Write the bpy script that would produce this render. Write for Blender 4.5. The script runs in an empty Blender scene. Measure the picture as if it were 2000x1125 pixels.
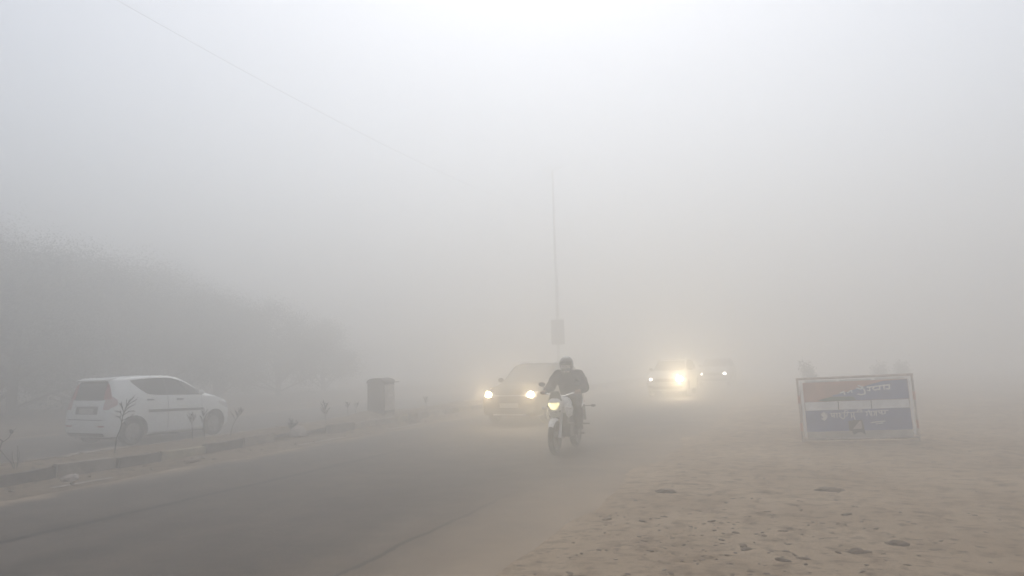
import bpy, bmesh, math, random
from mathutils import Vector, Matrix, noise
from mathutils.bvhtree import BVHTree

S = bpy.context.scene
C = S.collection
R_ = math.radians

# ------------------------------------------------------------------ camera
cam_d = bpy.data.cameras.new("camera")
cam = bpy.data.objects.new("camera", cam_d)
C.objects.link(cam)
S.camera = cam
cam_d.sensor_width = 36.0
cam_d.lens = 36.0 * 1444.0 / 2000.0
cam_d.clip_end = 2000.0
cam_d.clip_start = 0.05
_yaw, _pitch, _roll = R_(22.4), R_(5.72), R_(-1.6)
cam.matrix_world = (Matrix.Translation((0, 0, 1.58)) @ Matrix.Rotation(_yaw, 4, 'Z')
                    @ Matrix.Rotation(R_(90) + _pitch, 4, 'X') @ Matrix.Rotation(_roll, 4, 'Z'))

# ------------------------------------------------------------------ world, sun, exposure
SUN_EL, SUN_AZ = 56.0, 19.0            # azimuth: degrees left of +Y
W = bpy.data.worlds.new("World")
S.world = W
W.use_nodes = True
nt = W.node_tree
nt.nodes.clear()
wo = nt.nodes.new('ShaderNodeOutputWorld')
bg = nt.nodes.new('ShaderNodeBackground')
sky = nt.nodes.new('ShaderNodeTexSky')
sky.sky_type = 'NISHITA'
sky.sun_disc = False
sky.sun_elevation = R_(SUN_EL)
sky.sun_rotation = R_(-SUN_AZ)
sky.air_density = 1.0
sky.dust_density = 1.0
sky.ozone_density = 1.0
hs = nt.nodes.new('ShaderNodeHueSaturation')
hs.inputs['Saturation'].default_value = 0.60
nt.links.new(sky.outputs[0], hs.inputs['Color'])
nt.links.new(hs.outputs[0], bg.inputs['Color'])
bg.inputs['Strength'].default_value = 0.10
nt.links.new(bg.outputs[0], wo.inputs['Surface'])

sl = bpy.data.lights.new("sun", 'SUN')
sl.energy = 1.2
sl.angle = R_(40)
sl.color = (1.0, 0.95, 0.88)
so = bpy.data.objects.new("sun", sl)
C.objects.link(so)
_sd = Vector((-math.sin(R_(SUN_AZ)) * math.cos(R_(SUN_EL)), math.cos(R_(SUN_AZ)) * math.cos(R_(SUN_EL)), math.sin(R_(SUN_EL))))
so.rotation_euler = _sd.to_track_quat('Z', 'Y').to_euler()
so.location = (0, 0, 60)

S.view_settings.view_transform = 'Standard'
S.view_settings.look = 'None'
S.view_settings.gamma = 1.0
S.view_settings.exposure = 0.61
S.cycles.volume_bounces = 4
S.cycles.max_bounces = 8
S.cycles.transparent_max_bounces = 16
HAZE_DENSITY, HAZE_G = 0.066, 0.70
HAZE_COL = (0.964, 0.962, 0.946)

# ------------------------------------------------------------------ materials
def mat(name, col, rough=0.6, metal=0.0, var=0.15, scale=6.0, bump=0.0, bscale=40.0, spec=0.5, coat=0.0):
    m = bpy.data.materials.new(name)
    m.use_nodes = True
    n = m.node_tree.nodes
    l = m.node_tree.links
    b = n['Principled BSDF']
    b.inputs['Roughness'].default_value = rough
    b.inputs['Metallic'].default_value = metal
    b.inputs['Specular IOR Level'].default_value = spec
    b.inputs['Coat Weight'].default_value = coat
    tc = n.new('ShaderNodeTexCoord')
    nz = n.new('ShaderNodeTexNoise')
    nz.inputs['Scale'].default_value = scale
    nz.inputs['Detail'].default_value = 6
    l.new(tc.outputs['Object'], nz.inputs['Vector'])
    cr = n.new('ShaderNodeValToRGB')
    cr.color_ramp.elements[0].position = 0.3
    cr.color_ramp.elements[1].position = 0.7
    cr.color_ramp.elements[0].color = tuple(c * (1 - var) for c in col) + (1,)
    cr.color_ramp.elements[1].color = tuple(min(1, c * (1 + var)) for c in col) + (1,)
    l.new(nz.outputs['Fac'], cr.inputs['Fac'])
    l.new(cr.outputs['Color'], b.inputs['Base Color'])
    if bump:
        nb = n.new('ShaderNodeTexNoise')
        nb.inputs['Scale'].default_value = bscale
        nb.inputs['Detail'].default_value = 5
        l.new(tc.outputs['Object'], nb.inputs['Vector'])
        bp = n.new('ShaderNodeBump')
        bp.inputs['Strength'].default_value = bump
        bp.inputs['Distance'].default_value = 0.02
        l.new(nb.outputs['Fac'], bp.inputs['Height'])
        l.new(bp.outputs['Normal'], b.inputs['Normal'])
    return m

def emit_mat(name, col, strength):
    m = bpy.data.materials.new(name)
    m.use_nodes = True
    n = m.node_tree.nodes
    b = n['Principled BSDF']
    b.inputs['Base Color'].default_value = (0.8, 0.8, 0.8, 1)
    b.inputs['Emission Color'].default_value = tuple(col) + (1,)
    b.inputs['Emission Strength'].default_value = strength
    nz = n.new('ShaderNodeTexNoise')
    nz.inputs['Scale'].default_value = 30
    m.node_tree.links.new(nz.outputs['Fac'], b.inputs['Roughness'])
    return m

M = {}
M['white_paint'] = mat('white_car_paint', (0.88, 0.90, 0.88), 0.35, 0, 0.05, 3, coat=0.4)
M['dark_paint'] = mat('dark_car_paint', (0.02, 0.018, 0.018), 0.5, 0, 0.2, 3, spec=0.3, coat=0.05)
M['grey_paint'] = mat('grey_car_paint', (0.42, 0.42, 0.41), 0.45, 0, 0.15, 3, coat=0.4)
M['red_paint'] = mat('maroon_car_paint', (0.12, 0.03, 0.03), 0.35, 0, 0.15, 3, coat=0.4)
M['glass'] = mat('tinted_glass', (0.012, 0.013, 0.014), 0.2, 0, 0.1, 3, spec=0.25)
M['wind_glass'] = mat('windscreen_glass', (0.04, 0.04, 0.042), 0.25, 0, 0.1, 3, spec=0.4)
M['rubber'] = mat('rubber', (0.022, 0.021, 0.02), 0.85, 0, 0.3, 12)
M['black_plastic'] = mat('black_plastic', (0.03, 0.03, 0.031), 0.6, 0, 0.25, 10)
M['rim'] = mat('dusty_alloy', (0.30, 0.29, 0.28), 0.45, 0.5, 0.2, 12)
M['chrome'] = mat('chrome', (0.7, 0.7, 0.7), 0.2, 1.0, 0.05, 8)
M['silver'] = mat('silver_plastic', (0.55, 0.55, 0.55), 0.4, 0.2, 0.1, 8)
M['grey_trim'] = mat('grey_moulding', (0.10, 0.105, 0.10), 0.6, 0, 0.15, 8)
M['tail_red'] = mat('tail_lamp_red', (0.34, 0.035, 0.03), 0.25, 0, 0.15, 8, coat=0.4)
M['tail_pale'] = mat('tail_lamp_clear', (0.5, 0.32, 0.31), 0.25, 0, 0.12, 8, coat=0.4)
M['plate'] = mat('number_plate', (0.42, 0.42, 0.40), 0.5, 0, 0.1, 8)
M['bike_white'] = mat('white_bike_paint', (0.72, 0.72, 0.71), 0.35, 0, 0.06, 8, coat=0.3)
M['engine'] = mat('engine_metal', (0.09, 0.088, 0.085), 0.5, 0.6, 0.3, 20)
M['jacket'] = mat('dark_jacket', (0.040, 0.032, 0.030), 0.9, 0, 0.3, 9, bump=0.6, bscale=22)
M['trousers'] = mat('dark_trousers', (0.03, 0.029, 0.03), 0.9, 0, 0.3, 9, bump=0.6, bscale=22)
M['skin'] = mat('skin', (0.30, 0.18, 0.12), 0.6, 0, 0.1, 14)
M['scarf'] = mat('pale_scarf', (0.55, 0.52, 0.5), 0.95, 0, 0.15, 25, bump=0.4)
M['helmet'] = mat('dark_helmet', (0.12, 0.125, 0.125), 0.3, 0, 0.2, 8, coat=0.5)
M['leather'] = mat('black_leather', (0.03, 0.027, 0.025), 0.65, 0, 0.3, 20)
M['galv'] = mat('galvanised_steel', (0.62, 0.62, 0.6), 0.8, 0.0, 0.2, 3)
M['bin_dark'] = mat('rusty_bin_metal', (0.06, 0.042, 0.036), 0.7, 0.2, 0.35, 5)
M['bin_pale'] = mat('faded_bin_panel', (0.42, 0.37, 0.34), 0.7, 0.0, 0.25, 5)
M['kerb_black'] = mat('worn_black_kerb', (0.125, 0.10, 0.08), 0.9, 0, 0.4, 5, bump=0.8, bscale=14)
M['kerb_pale'] = mat('worn_yellow_kerb', (0.30, 0.25, 0.16), 0.9, 0, 0.35, 4, bump=0.8, bscale=14)
M['kerb_bare'] = mat('bare_concrete_kerb', (0.27, 0.23, 0.19), 0.9, 0, 0.35, 4, bump=0.8, bscale=14)
M['bark'] = mat('bark', (0.055, 0.045, 0.035), 0.95, 0, 0.4, 4, bump=0.8, bscale=10)
M['leaf'] = mat('dark_foliage', (0.035, 0.055, 0.025), 0.7, 0, 0.5, 1.2)
M['sapling'] = mat('sapling_leaf', (0.012, 0.014, 0.010), 0.8, 0, 0.4, 10)
M['twig'] = mat('dry_twig', (0.06, 0.048, 0.036), 0.9, 0, 0.3, 10)
M['rock'] = mat('pale_stone', (0.36, 0.31, 0.27), 0.95, 0, 0.25, 9, bump=1.0, bscale=12)
M['clod'] = mat('earth_clod', (0.165, 0.12, 0.083), 1.0, 0, 0.4, 9, bump=1.0, bscale=20)
M['plastic_bag'] = mat('white_plastic', (0.62, 0.6, 0.57), 0.5, 0, 0.1, 9)
M['sign_white'] = mat('sign_white', (0.88, 0.88, 0.86), 0.55, 0, 0.12, 5)
M['sign_frame'] = mat('sign_frame_paint', (0.50, 0.43, 0.37), 0.6, 0, 0.3, 7)
M['sign_blue'] = mat('sign_blue', (0.14, 0.185, 0.35), 0.5, 0, 0.15, 4)
M['sign_orange'] = mat('sign_orange', (0.56, 0.33, 0.24), 0.55, 0, 0.25, 3)
M['sign_green'] = mat('sign_green', (0.06, 0.12, 0.075), 0.55, 0, 0.2, 4)
M['sign_letter'] = mat('sign_lettering', (0.82, 0.82, 0.8), 0.5, 0, 0.08, 5)
M['sign_dark'] = mat('sign_dark_mark', (0.04, 0.035, 0.03), 0.6, 0, 0.2, 5)
M['sign_pink'] = mat('sign_pale_triangle', (0.5, 0.44, 0.42), 0.6, 0, 0.1, 5)
M['sign_pale'] = mat('sign_pale_base', (0.52, 0.48, 0.42), 0.7, 0, 0.2, 4)
M['red_band'] = mat('red_tape', (0.52, 0.24, 0.17), 0.6, 0, 0.2, 6)
M['wire'] = mat('wire', (0.02, 0.02, 0.02), 0.6, 0, 0.1, 6)
M['lamp_car'] = emit_mat('car_headlamp_glow', (1.0, 0.80, 0.48), 26.0)
M['lamp_far'] = emit_mat('far_headlamp_glow', (1.0, 0.80, 0.48), 120.0)
M['lamp_dim'] = emit_mat('dim_lamp_glow', (1.0, 0.93, 0.82), 18.0)
M['lamp_bike'] = emit_mat('bike_headlamp_glow', (1.0, 0.84, 0.36), 2.0)
_n, _l = M['lamp_bike'].node_tree.nodes, M['lamp_bike'].node_tree.links
_v = _n.new('ShaderNodeTexVoronoi')
_v.inputs['Scale'].default_value = 16
_tc = _n.new('ShaderNodeTexCoord')
_l.new(_tc.outputs['Object'], _v.inputs['Vector'])
_m = _n.new('ShaderNodeMapRange')
_m.inputs['To Min'].default_value = 0.5
_m.inputs['To Max'].default_value = 2.8
_l.new(_v.outputs['Color'], _m.inputs['Value'])
_l.new(_m.outputs[0], _n['Principled BSDF'].inputs['Emission Strength'])
M['lamp_glass'] = mat('lamp_glass', (0.55, 0.55, 0.55), 0.15, 0, 0.1, 20, coat=0.5)

# ------------------------------------------------------------------ helpers
def link_bm(name, bm, m=None, parent=None, smooth=True, bevel=0.0):
    me = bpy.data.meshes.new(name)
    bmesh.ops.recalc_face_normals(bm, faces=bm.faces)
    bm.to_mesh(me)
    bm.free()
    if smooth:
        for p in me.polygons:
            p.use_smooth = True
        try:
            me.set_sharp_from_angle(angle=R_(38))
        except Exception:
            pass
    o = bpy.data.objects.new(name, me)
    C.objects.link(o)
    if m is not None:
        me.materials.append(m)
    if parent is not None:
        o.parent = parent
    if bevel:
        md = o.modifiers.new('bevel', 'BEVEL')
        md.width = bevel
        md.segments = 2
        md.limit_method = 'ANGLE'
    return o

def thing(name, label, cat, loc=(0, 0, 0), rz=0.0, group=None):
    o = bpy.data.objects.new(name, None)
    C.objects.link(o)
    o.empty_display_size = 0.2
    o.location = loc
    o.rotation_euler = (0, 0, rz)
    o['label'] = label
    o['category'] = cat
    if group:
        o['group'] = group
    return o

def tag(o, label, cat, group=None):
    o['label'] = label
    o['category'] = cat
    if group:
        o['group'] = group
    return o

def kind(o, k):
    o['kind'] = k
    return o

def copy_tree(o, parent=None):
    c = o.copy()
    C.objects.link(c)
    if parent is not None:
        c.parent = parent
    for ch in list(o.children):
        copy_tree(ch, c)
    return c

def add_box(bm, c, s, rot=None):
    mt = Matrix.Translation(c)
    if rot is not None:
        mt = mt @ rot.to_4x4()
    mt = mt @ Matrix.Diagonal((s[0], s[1], s[2], 1))
    return bmesh.ops.create_cube(bm, size=1.0, matrix=mt)['verts']

def add_tube(bm, pts, radii, seg=10, caps=True):
    pts = [Vector(p) for p in pts]
    if not hasattr(radii, '__len__'):
        radii = [radii] * len(pts)
    rings = []
    prev = None
    for i, p in enumerate(pts):
        if i == 0:
            t = pts[1] - pts[0]
        elif i == len(pts) - 1:
            t = pts[-1] - pts[-2]
        else:
            t = (pts[i + 1] - pts[i]).normalized() + (pts[i] - pts[i - 1]).normalized()
        t.normalize()
        if prev is None:
            a = t.orthogonal().normalized()
        else:
            a = (prev - t * prev.dot(t))
            a = a.normalized() if a.length > 1e-6 else t.orthogonal().normalized()
        prev = a
        b = t.cross(a)
        rings.append([bm.verts.new(p + (a * math.cos(2 * math.pi * k / seg) + b * math.sin(2 * math.pi * k / seg)) * radii[i]) for k in range(seg)])
    for r0, r1 in zip(rings, rings[1:]):
        for k in range(seg):
            bm.faces.new((r0[k], r0[(k + 1) % seg], r1[(k + 1) % seg], r1[k]))
    if caps:
        bm.faces.new(list(reversed(rings[0])))
        bm.faces.new(rings[-1])

def add_lathe(bm, prof, origin, axis='X', seg=32, closed=False):
    """prof: list of (radius, along)"""
    o = Vector(origin)
    def pt(r, h, a):
        c, s = math.cos(a) * r, math.sin(a) * r
        if axis == 'X':
            return o + Vector((h, c, s))
        if axis == 'Y':
            return o + Vector((c, h, s))
        return o + Vector((c, s, h))
    rings = []
    for r, h in prof:
        if r < 1e-6:
            rings.append([bm.verts.new(pt(0, h, 0))])
        else:
            rings.append([bm.verts.new(pt(r, h, 2 * math.pi * k / seg)) for k in range(seg)])
    pairs = list(zip(rings, rings[1:]))
    if closed:
        pairs.append((rings[-1], rings[0]))
    for a, b in pairs:
        for k in range(seg):
            k2 = (k + 1) % seg
            if len(a) == 1 and len(b) == 1:
                continue
            if len(a) == 1:
                bm.faces.new((a[0], b[k], b[k2]))
            elif len(b) == 1:
                bm.faces.new((a[k], a[k2], b[0]))
            else:
                bm.faces.new((a[k], a[k2], b[k2], b[k]))

def add_prism(bm, poly, y0, y1, plane='XZ'):
    def P(u, v, d):
        if plane == 'XZ':
            return (u, d, v)
        if plane == 'YZ':
            return (d, u, v)
        return (u, v, d)
    a = [bm.verts.new(P(u, v, y0)) for u, v in poly]
    b = [bm.verts.new(P(u, v, y1)) for u, v in poly]
    n = len(poly)
    bm.faces.new(a)
    bm.faces.new(list(reversed(b)))
    for i in range(n):
        j = (i + 1) % n
        bm.faces.new((a[i], b[i], b[j], a[j]))

def apply_mods(o):
    dg = bpy.context.evaluated_depsgraph_get()
    me = bpy.data.meshes.new_from_object(o.evaluated_get(dg))
    o.modifiers.clear()
    old = o.data
    o.data = me
    if old.users == 0:
        bpy.data.meshes.remove(old)
    return o

def interp(pts, t):
    """Catmull-Rom through (x, v) points, clamped slopes (no overshoot)"""
    n = len(pts)
    if t <= pts[0][0]:
        return pts[0][1]
    if t >= pts[-1][0]:
        return pts[-1][1]
    for i in range(n - 1):
        x0, y0 = pts[i]
        x1, y1 = pts[i + 1]
        if x0 <= t <= x1:
            break
    def slope(k):
        if k <= 0:
            return (pts[1][1] - pts[0][1]) / (pts[1][0] - pts[0][0])
        if k >= n - 1:
            return (pts[-1][1] - pts[-2][1]) / (pts[-1][0] - pts[-2][0])
        a = (pts[k][1] - pts[k - 1][1]) / (pts[k][0] - pts[k - 1][0])
        b = (pts[k + 1][1] - pts[k][1]) / (pts[k + 1][0] - pts[k][0])
        return 0.0 if a * b <= 0 else 2 * a * b / (a + b)
    h = x1 - x0
    u = (t - x0) / h
    m0, m1 = slope(i) * h, slope(i + 1) * h
    return ((2 * u**3 - 3 * u**2 + 1) * y0 + (u**3 - 2 * u**2 + u) * m0 + (-2 * u**3 + 3 * u**2) * y1 + (u**3 - u**2) * m1)

# ------------------------------------------------------------------ cars
class Car:
    """hatchback: local +Y is forward, rear bumper at y=0"""
    def __init__(s, root, spec, paint):
        s.root, s.sp, s.paint = root, spec, paint
        sp = spec
        L = sp['L']
        ys = sorted(set([0, .012, .03, .06, .1, .15, .21, .28, .36] + [i * 0.09 for i in range(5, int((L - .3) / .09))]
                        + [L - .28, L - .21, L - .15, L - .1, L - .06, L - .03, L - .012, L]))
        bm = bmesh.new()
        rings = []
        for y in ys:
            zb = interp(sp['zb'], y)
            zs = interp(sp['zs'], y)
            zt = max(interp(sp['zt'], y), zs + 0.012)
            wm = interp(sp['wm'], y)
            wt = min(interp(sp['wt'], y), wm * .985)
            h = zs - zb
            g = zt - zs
            e = min(0.05, g * .35)
            half = [(0, zb), (.6 * wm, zb), (.90 * wm, zb + .015), (.965 * wm, zb + .06), (.985 * wm, zb + .22 * h), (wm, zb + .45 * h),
                    (.998 * wm, zb + .68 * h), (.985 * wm, zb + .88 * h), (.955 * wm, zs)]
            a = .955 * wm
            for u in (.25, .5, .75):
                half.append((a + (wt - a) * (u ** 1.15), zs + (g - e) * u))
            half += [(wt, zt - e), (wt * .955, zt - e * .45), (wt * .86, zt - e * .12), (wt * .5, zt), (0, zt + .006)]
            ring = [bm.verts.new((x, y, z)) for x, z in half] + [bm.verts.new((-x, y, z)) for x, z in reversed(half[1:-1])]
            rings.append(ring)
        n = len(rings[0])
        for r0, r1 in zip(rings, rings[1:]):
            for k in range(n):
                bm.faces.new((r0[k], r0[(k + 1) % n], r1[(k + 1) % n], r1[k]))
        bm.faces.new(rings[0])
        bm.faces.new(list(reversed(rings[-1])))
        o = link_bm('body', bm, paint, root)
        # wheel wells
        cb = bmesh.new()
        for y in sp['axles']:
            for sx in (-1, 1):
                add_lathe(cb, [(0, -.16), (sp['arch'], -.16), (sp['arch'], .2), (0, .2)], (sx * (sp['W'] - .02), y, sp['wr'] + .015), 'X', 32)
        cut = link_bm('cut', cb, M['black_plastic'])
        bpy.context.view_layer.update()
        md = o.modifiers.new('arches', 'BOOLEAN')
        md.operation = 'DIFFERENCE'
        md.object = cut
        md.solver = 'EXACT'
        md.material_mode = 'TRANSFER'
        # evaluate before the car is placed: the cutter is in the car's own frame
        rw = root.matrix_world.copy()
        cut.matrix_world = rw
        bpy.context.view_layer.update()
        s.bvh = BVHTree.FromObject(o, bpy.context.evaluated_depsgraph_get()) if False else None
        tmp = bmesh.new()
        tmp.from_mesh(o.data)
        s.bvh = BVHTree.FromBMesh(tmp)
        tmp.free()
        apply_mods(o)
        bpy.data.objects.remove(cut)
        for p in o.data.polygons:
            p.use_smooth = True
        o.data.set_sharp_from_angle(angle=R_(40))
        s.body = o
        s.L = L

    def skin(s, name, lower, upper, axis, side, m, off=.006, nx=14, ny=8, parent=None, depth=.02):
        """a panel laid on the body: x-monotone outline given by lower and upper polylines (u, z);
        axis 'X' u = y seen from the side, axis 'Y' u = x seen from front or rear, axis 'Z' (u = x, z = y) from above"""
        bm = bmesh.new()
        u0, u1 = lower[0][0], lower[-1][0]
        def lin(pts, t):
            for (xa, ya), (xb, yb) in zip(pts, pts[1:]):
                if t <= xb or (xb, yb) == tuple(pts[-1]):
                    return ya + (yb - ya) * (0 if xb == xa else min(1, max(0, (t - xa) / (xb - xa))))
        ts = sorted(set([u0 + (u1 - u0) * i / nx for i in range(nx + 1)] + [p[0] for p in lower] + [p[0] for p in upper]))
        grid = []
        for t in ts:
            a, b = lin(lower, t), lin(upper, t)
            col = []
            for j in range(ny + 1):
                z = a + (b - a) * j / ny
                if axis == 'X':
                    o, d = Vector((side * 3, t, z)), Vector((-side, 0, 0))
                elif axis == 'Y':
                    o, d = Vector((t, s.L / 2 + side * 5, z)), Vector((0, -side, 0))
                else:
                    o, d = Vector((t, z, 3)), Vector((0, 0, -1))
                hit = s.bvh.ray_cast(o, d)
                if hit[0] is None:
                    p, nrm = (col[-1] if col else (None, None)) or (None, None)
                    col.append((p, nrm))
                    continue
                nrm = hit[1]
                if nrm.dot(d) > 0:
                    nrm = -nrm
                col.append((hit[0] + nrm * off, nrm))
            grid.append(col)
        V = {}
        for i, col in enumerate(grid):
            for j, (p, nrm) in enumerate(col):
                if p is None:
                    continue
                V[i, j, 0] = bm.verts.new(p)
                V[i, j, 1] = bm.verts.new(p - nrm * depth)
        ni, nj = len(grid), ny + 1
        def f(*k):
            if all(q in V for q in k):
                try:
                    bm.faces.new([V[q] for q in k])
                except ValueError:
                    pass
        for i in range(ni - 1):
            for j in range(nj - 1):
                f((i, j, 0), (i + 1, j, 0), (i + 1, j + 1, 0), (i, j + 1, 0))
                f((i, j, 1), (i, j + 1, 1), (i + 1, j + 1, 1), (i + 1, j, 1))
            f((i, 0, 0), (i, 0, 1), (i + 1, 0, 1), (i + 1, 0, 0))
            f((i, nj - 1, 0), (i + 1, nj - 1, 0), (i + 1, nj - 1, 1), (i, nj - 1, 1))
        for j in range(nj - 1):
            f((0, j, 0), (0, j + 1, 0), (0, j + 1, 1), (0, j, 1))
            f((ni - 1, j, 0), (ni - 1, j, 1), (ni - 1, j + 1, 1), (ni - 1, j + 1, 0))
        bmesh.ops.remove_doubles(bm, verts=bm.verts, dist=1e-5)
        return link_bm(name, bm, m, parent or s.root)

    def wheels(s):
        sp = s.sp
        r = sp['wr']
        w = sp.get('tw', .175)
        for y in sp['axles']:
            for sx in (-1, 1):
                e = bpy.data.objects.new('wheel', None)
                C.objects.link(e)
                e.parent = s.root
                e.location = (sx * (sp['W'] - .035 - w / 2), y, r)
                bm = bmesh.new()
                h = w / 2
                add_lathe(bm, [(r * .66, -h * .85), (r * .80, -h), (r * .93, -h * .96), (r * .985, -h * .75), (r, -h * .4), (r, h * .4), (r * .985, h * .75),
                               (r * .93, h * .96), (r * .80, h), (r * .66, h * .85)], (0, 0, 0), 'X', 36, closed=True)
                link_bm('tyre', bm, M['rubber'], e)
                bm = bmesh.new()
                q = h * .9 * sx
                add_lathe(bm, [(r * .66, -q * .8), (r * .67, q * .8), (r * .62, q * .92), (r * .58, q * .55), (r * .2, q * .45), (0, q * .45)], (0, 0, 0), 'X', 36)
                for k in range(8):
                    a = 2 * math.pi * k / 8
                    rot = Matrix.Rotation(a, 3, 'X')
                    add_box(bm, rot @ Vector((q * .70, 0, r * .38)), (h * .28, r * .13, r * .46), rot)
                add_lathe(bm, [(r * .17, q * .4), (r * .16, q * .85), (r * .08, q * .92), (0, q * .93)], (0, 0, 0), 'X', 20)
                link_bm('rim', bm, M['rim'], e)

    def mirrors(s, y, z, x, m):
        for sx in (-1, 1):
            bm = bmesh.new()
            bmesh.ops.create_uvsphere(bm, u_segments=14, v_segments=9, radius=1, matrix=Matrix.Translation((sx * (x + .05), y, z + .045)) @ Matrix.Diagonal((.085, .05, .06, 1)))
            add_tube(bm, [(sx * (x - .06), y + .03, z - .01), (sx * (x + .05), y + .01, z + .03)], [.025, .02], 8)
            link_bm('side_mirror', bm, m, s.root)

def smooth_line(pts, n=24):
    xs = [pts[0][0] + (pts[-1][0] - pts[0][0]) * i / n for i in range(n + 1)]
    return [(x, interp(pts, x)) for x in xs]

def spot(name, parent, loc, direction, energy, col, size=80, rad=.04):
    l = bpy.data.lights.new(name, 'SPOT')
    l.energy = energy
    l.color = col
    l.spot_size = R_(size)
    l.spot_blend = 0.9
    l.shadow_soft_size = rad
    o = bpy.data.objects.new(name, l)
    C.objects.link(o)
    o.parent = parent
    o.location = loc
    o.rotation_euler = (-Vector(direction)).to_track_quat('Z', 'Y').to_euler()
    return o

# ------------------------------------------------------------------ the ground and roads
def grid_mesh(x0, x1, y0, y1, step, zf):
    bm = bmesh.new()
    nx, ny = max(1, round((x1 - x0) / step)), max(1, round((y1 - y0) / step))
    V = [[bm.verts.new((x0 + (x1 - x0) * i / nx, y0 + (y1 - y0) * j / ny, zf(x0 + (x1 - x0) * i / nx, y0 + (y1 - y0) * j / ny)))
          for i in range(nx + 1)] for j in range(ny + 1)]
    for j in range(ny):
        for i in range(nx):
            bm.faces.new((V[j][i], V[j][i + 1], V[j + 1][i + 1], V[j + 1][i]))
    return bm

def nz(x, y, z=0.0):
    return noise.noise(Vector((x, y, z)))

def sand_material(name='dusty_sand', k=1.0):
    m = bpy.data.materials.new(name)
    m.use_nodes = True
    n, l = m.node_tree.nodes, m.node_tree.links
    b = n['Principled BSDF']
    b.inputs['Roughness'].default_value = 1.0
    b.inputs['Specular IOR Level'].default_value = 0.1
    tc = n.new('ShaderNodeTexCoord')
    def noise_node(sc, det=8, rough=.6):
        q = n.new('ShaderNodeTexNoise')
        q.inputs['Scale'].default_value = sc
        q.inputs['Detail'].default_value = det
        q.inputs['Roughness'].default_value = rough
        l.new(tc.outputs['Object'], q.inputs['Vector'])
        return q
    big = noise_node(.55)
    r1 = n.new('ShaderNodeValToRGB')
    r1.color_ramp.elements[0].position = .35
    r1.color_ramp.elements[1].position = .68
    r1.color_ramp.elements[0].color = (.33 * k, .245 * k, .165 * k, 1)
    r1.color_ramp.elements[1].color = (.46 * k, .36 * k, .255 * k, 1)
    l.new(big.outputs['Fac'], r1.inputs['Fac'])
    med = noise_node(5, 6, .65)
    r2 = n.new('ShaderNodeValToRGB')
    r2.color_ramp.elements[0].position = .30
    r2.color_ramp.elements[1].position = .52
    r2.color_ramp.elements[0].color = (.52, .48, .44, 1)
    r2.color_ramp.elements[1].color = (1, 1, 1, 1)
    l.new(med.outputs['Fac'], r2.inputs['Fac'])
    mx = n.new('ShaderNodeMix')
    mx.data_type = 'RGBA'
    mx.blend_type = 'MULTIPLY'
    mx.inputs['Factor'].default_value = 1.0
    l.new(r1.outputs['Color'], mx.inputs['A'])
    l.new(r2.outputs['Color'], mx.inputs['B'])
    l.new(mx.outputs['Result'], b.inputs['Base Color'])
    mk = n.new('ShaderNodeMapping')
    mk.inputs['Scale'].default_value = (7.0, 11.0, 7.0)
    l.new(tc.outputs['Object'], mk.inputs['Vector'])
    fl = n.new('ShaderNodeTexNoise')
    fl.inputs['Scale'].default_value = 1.0
    fl.inputs['Detail'].default_value = 4
    fl.inputs['Roughness'].default_value = .55
    l.new(mk.outputs['Vector'], fl.inputs['Vector'])
    r3 = n.new('ShaderNodeValToRGB')
    r3.color_ramp.elements[0].position = .57
    r3.color_ramp.elements[1].position = .66
    r3.color_ramp.elements[0].color = (1, 1, 1, 1)
    r3.color_ramp.elements[1].color = (.42, .38, .35, 1)
    l.new(fl.outputs['Fac'], r3.inputs['Fac'])
    m3 = n.new('ShaderNodeMix')
    m3.data_type = 'RGBA'
    m3.blend_type = 'MULTIPLY'
    pm = noise_node(.42, 3, .5)
    pr = n.new('ShaderNodeMapRange')
    pr.inputs['From Min'].default_value = .42
    pr.inputs['From Max'].default_value = .60
    pr.inputs['To Min'].default_value = .4
    l.new(pm.outputs['Fac'], pr.inputs['Value'])
    l.new(pr.outputs[0], m3.inputs['Factor'])
    l.new(mx.outputs['Result'], m3.inputs['A'])
    l.new(r3.outputs['Color'], m3.inputs['B'])
    l.new(m3.outputs['Result'], b.inputs['Base Color'])
    fine = noise_node(28, 6, .7)
    bp = n.new('ShaderNodeBump')
    bp.inputs['Strength'].default_value = .9
    bp.inputs['Distance'].default_value = .03
    l.new(fine.outputs['Fac'], bp.inputs['Height'])
    l.new(bp.outputs['Normal'], b.inputs['Normal'])
    return m

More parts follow.
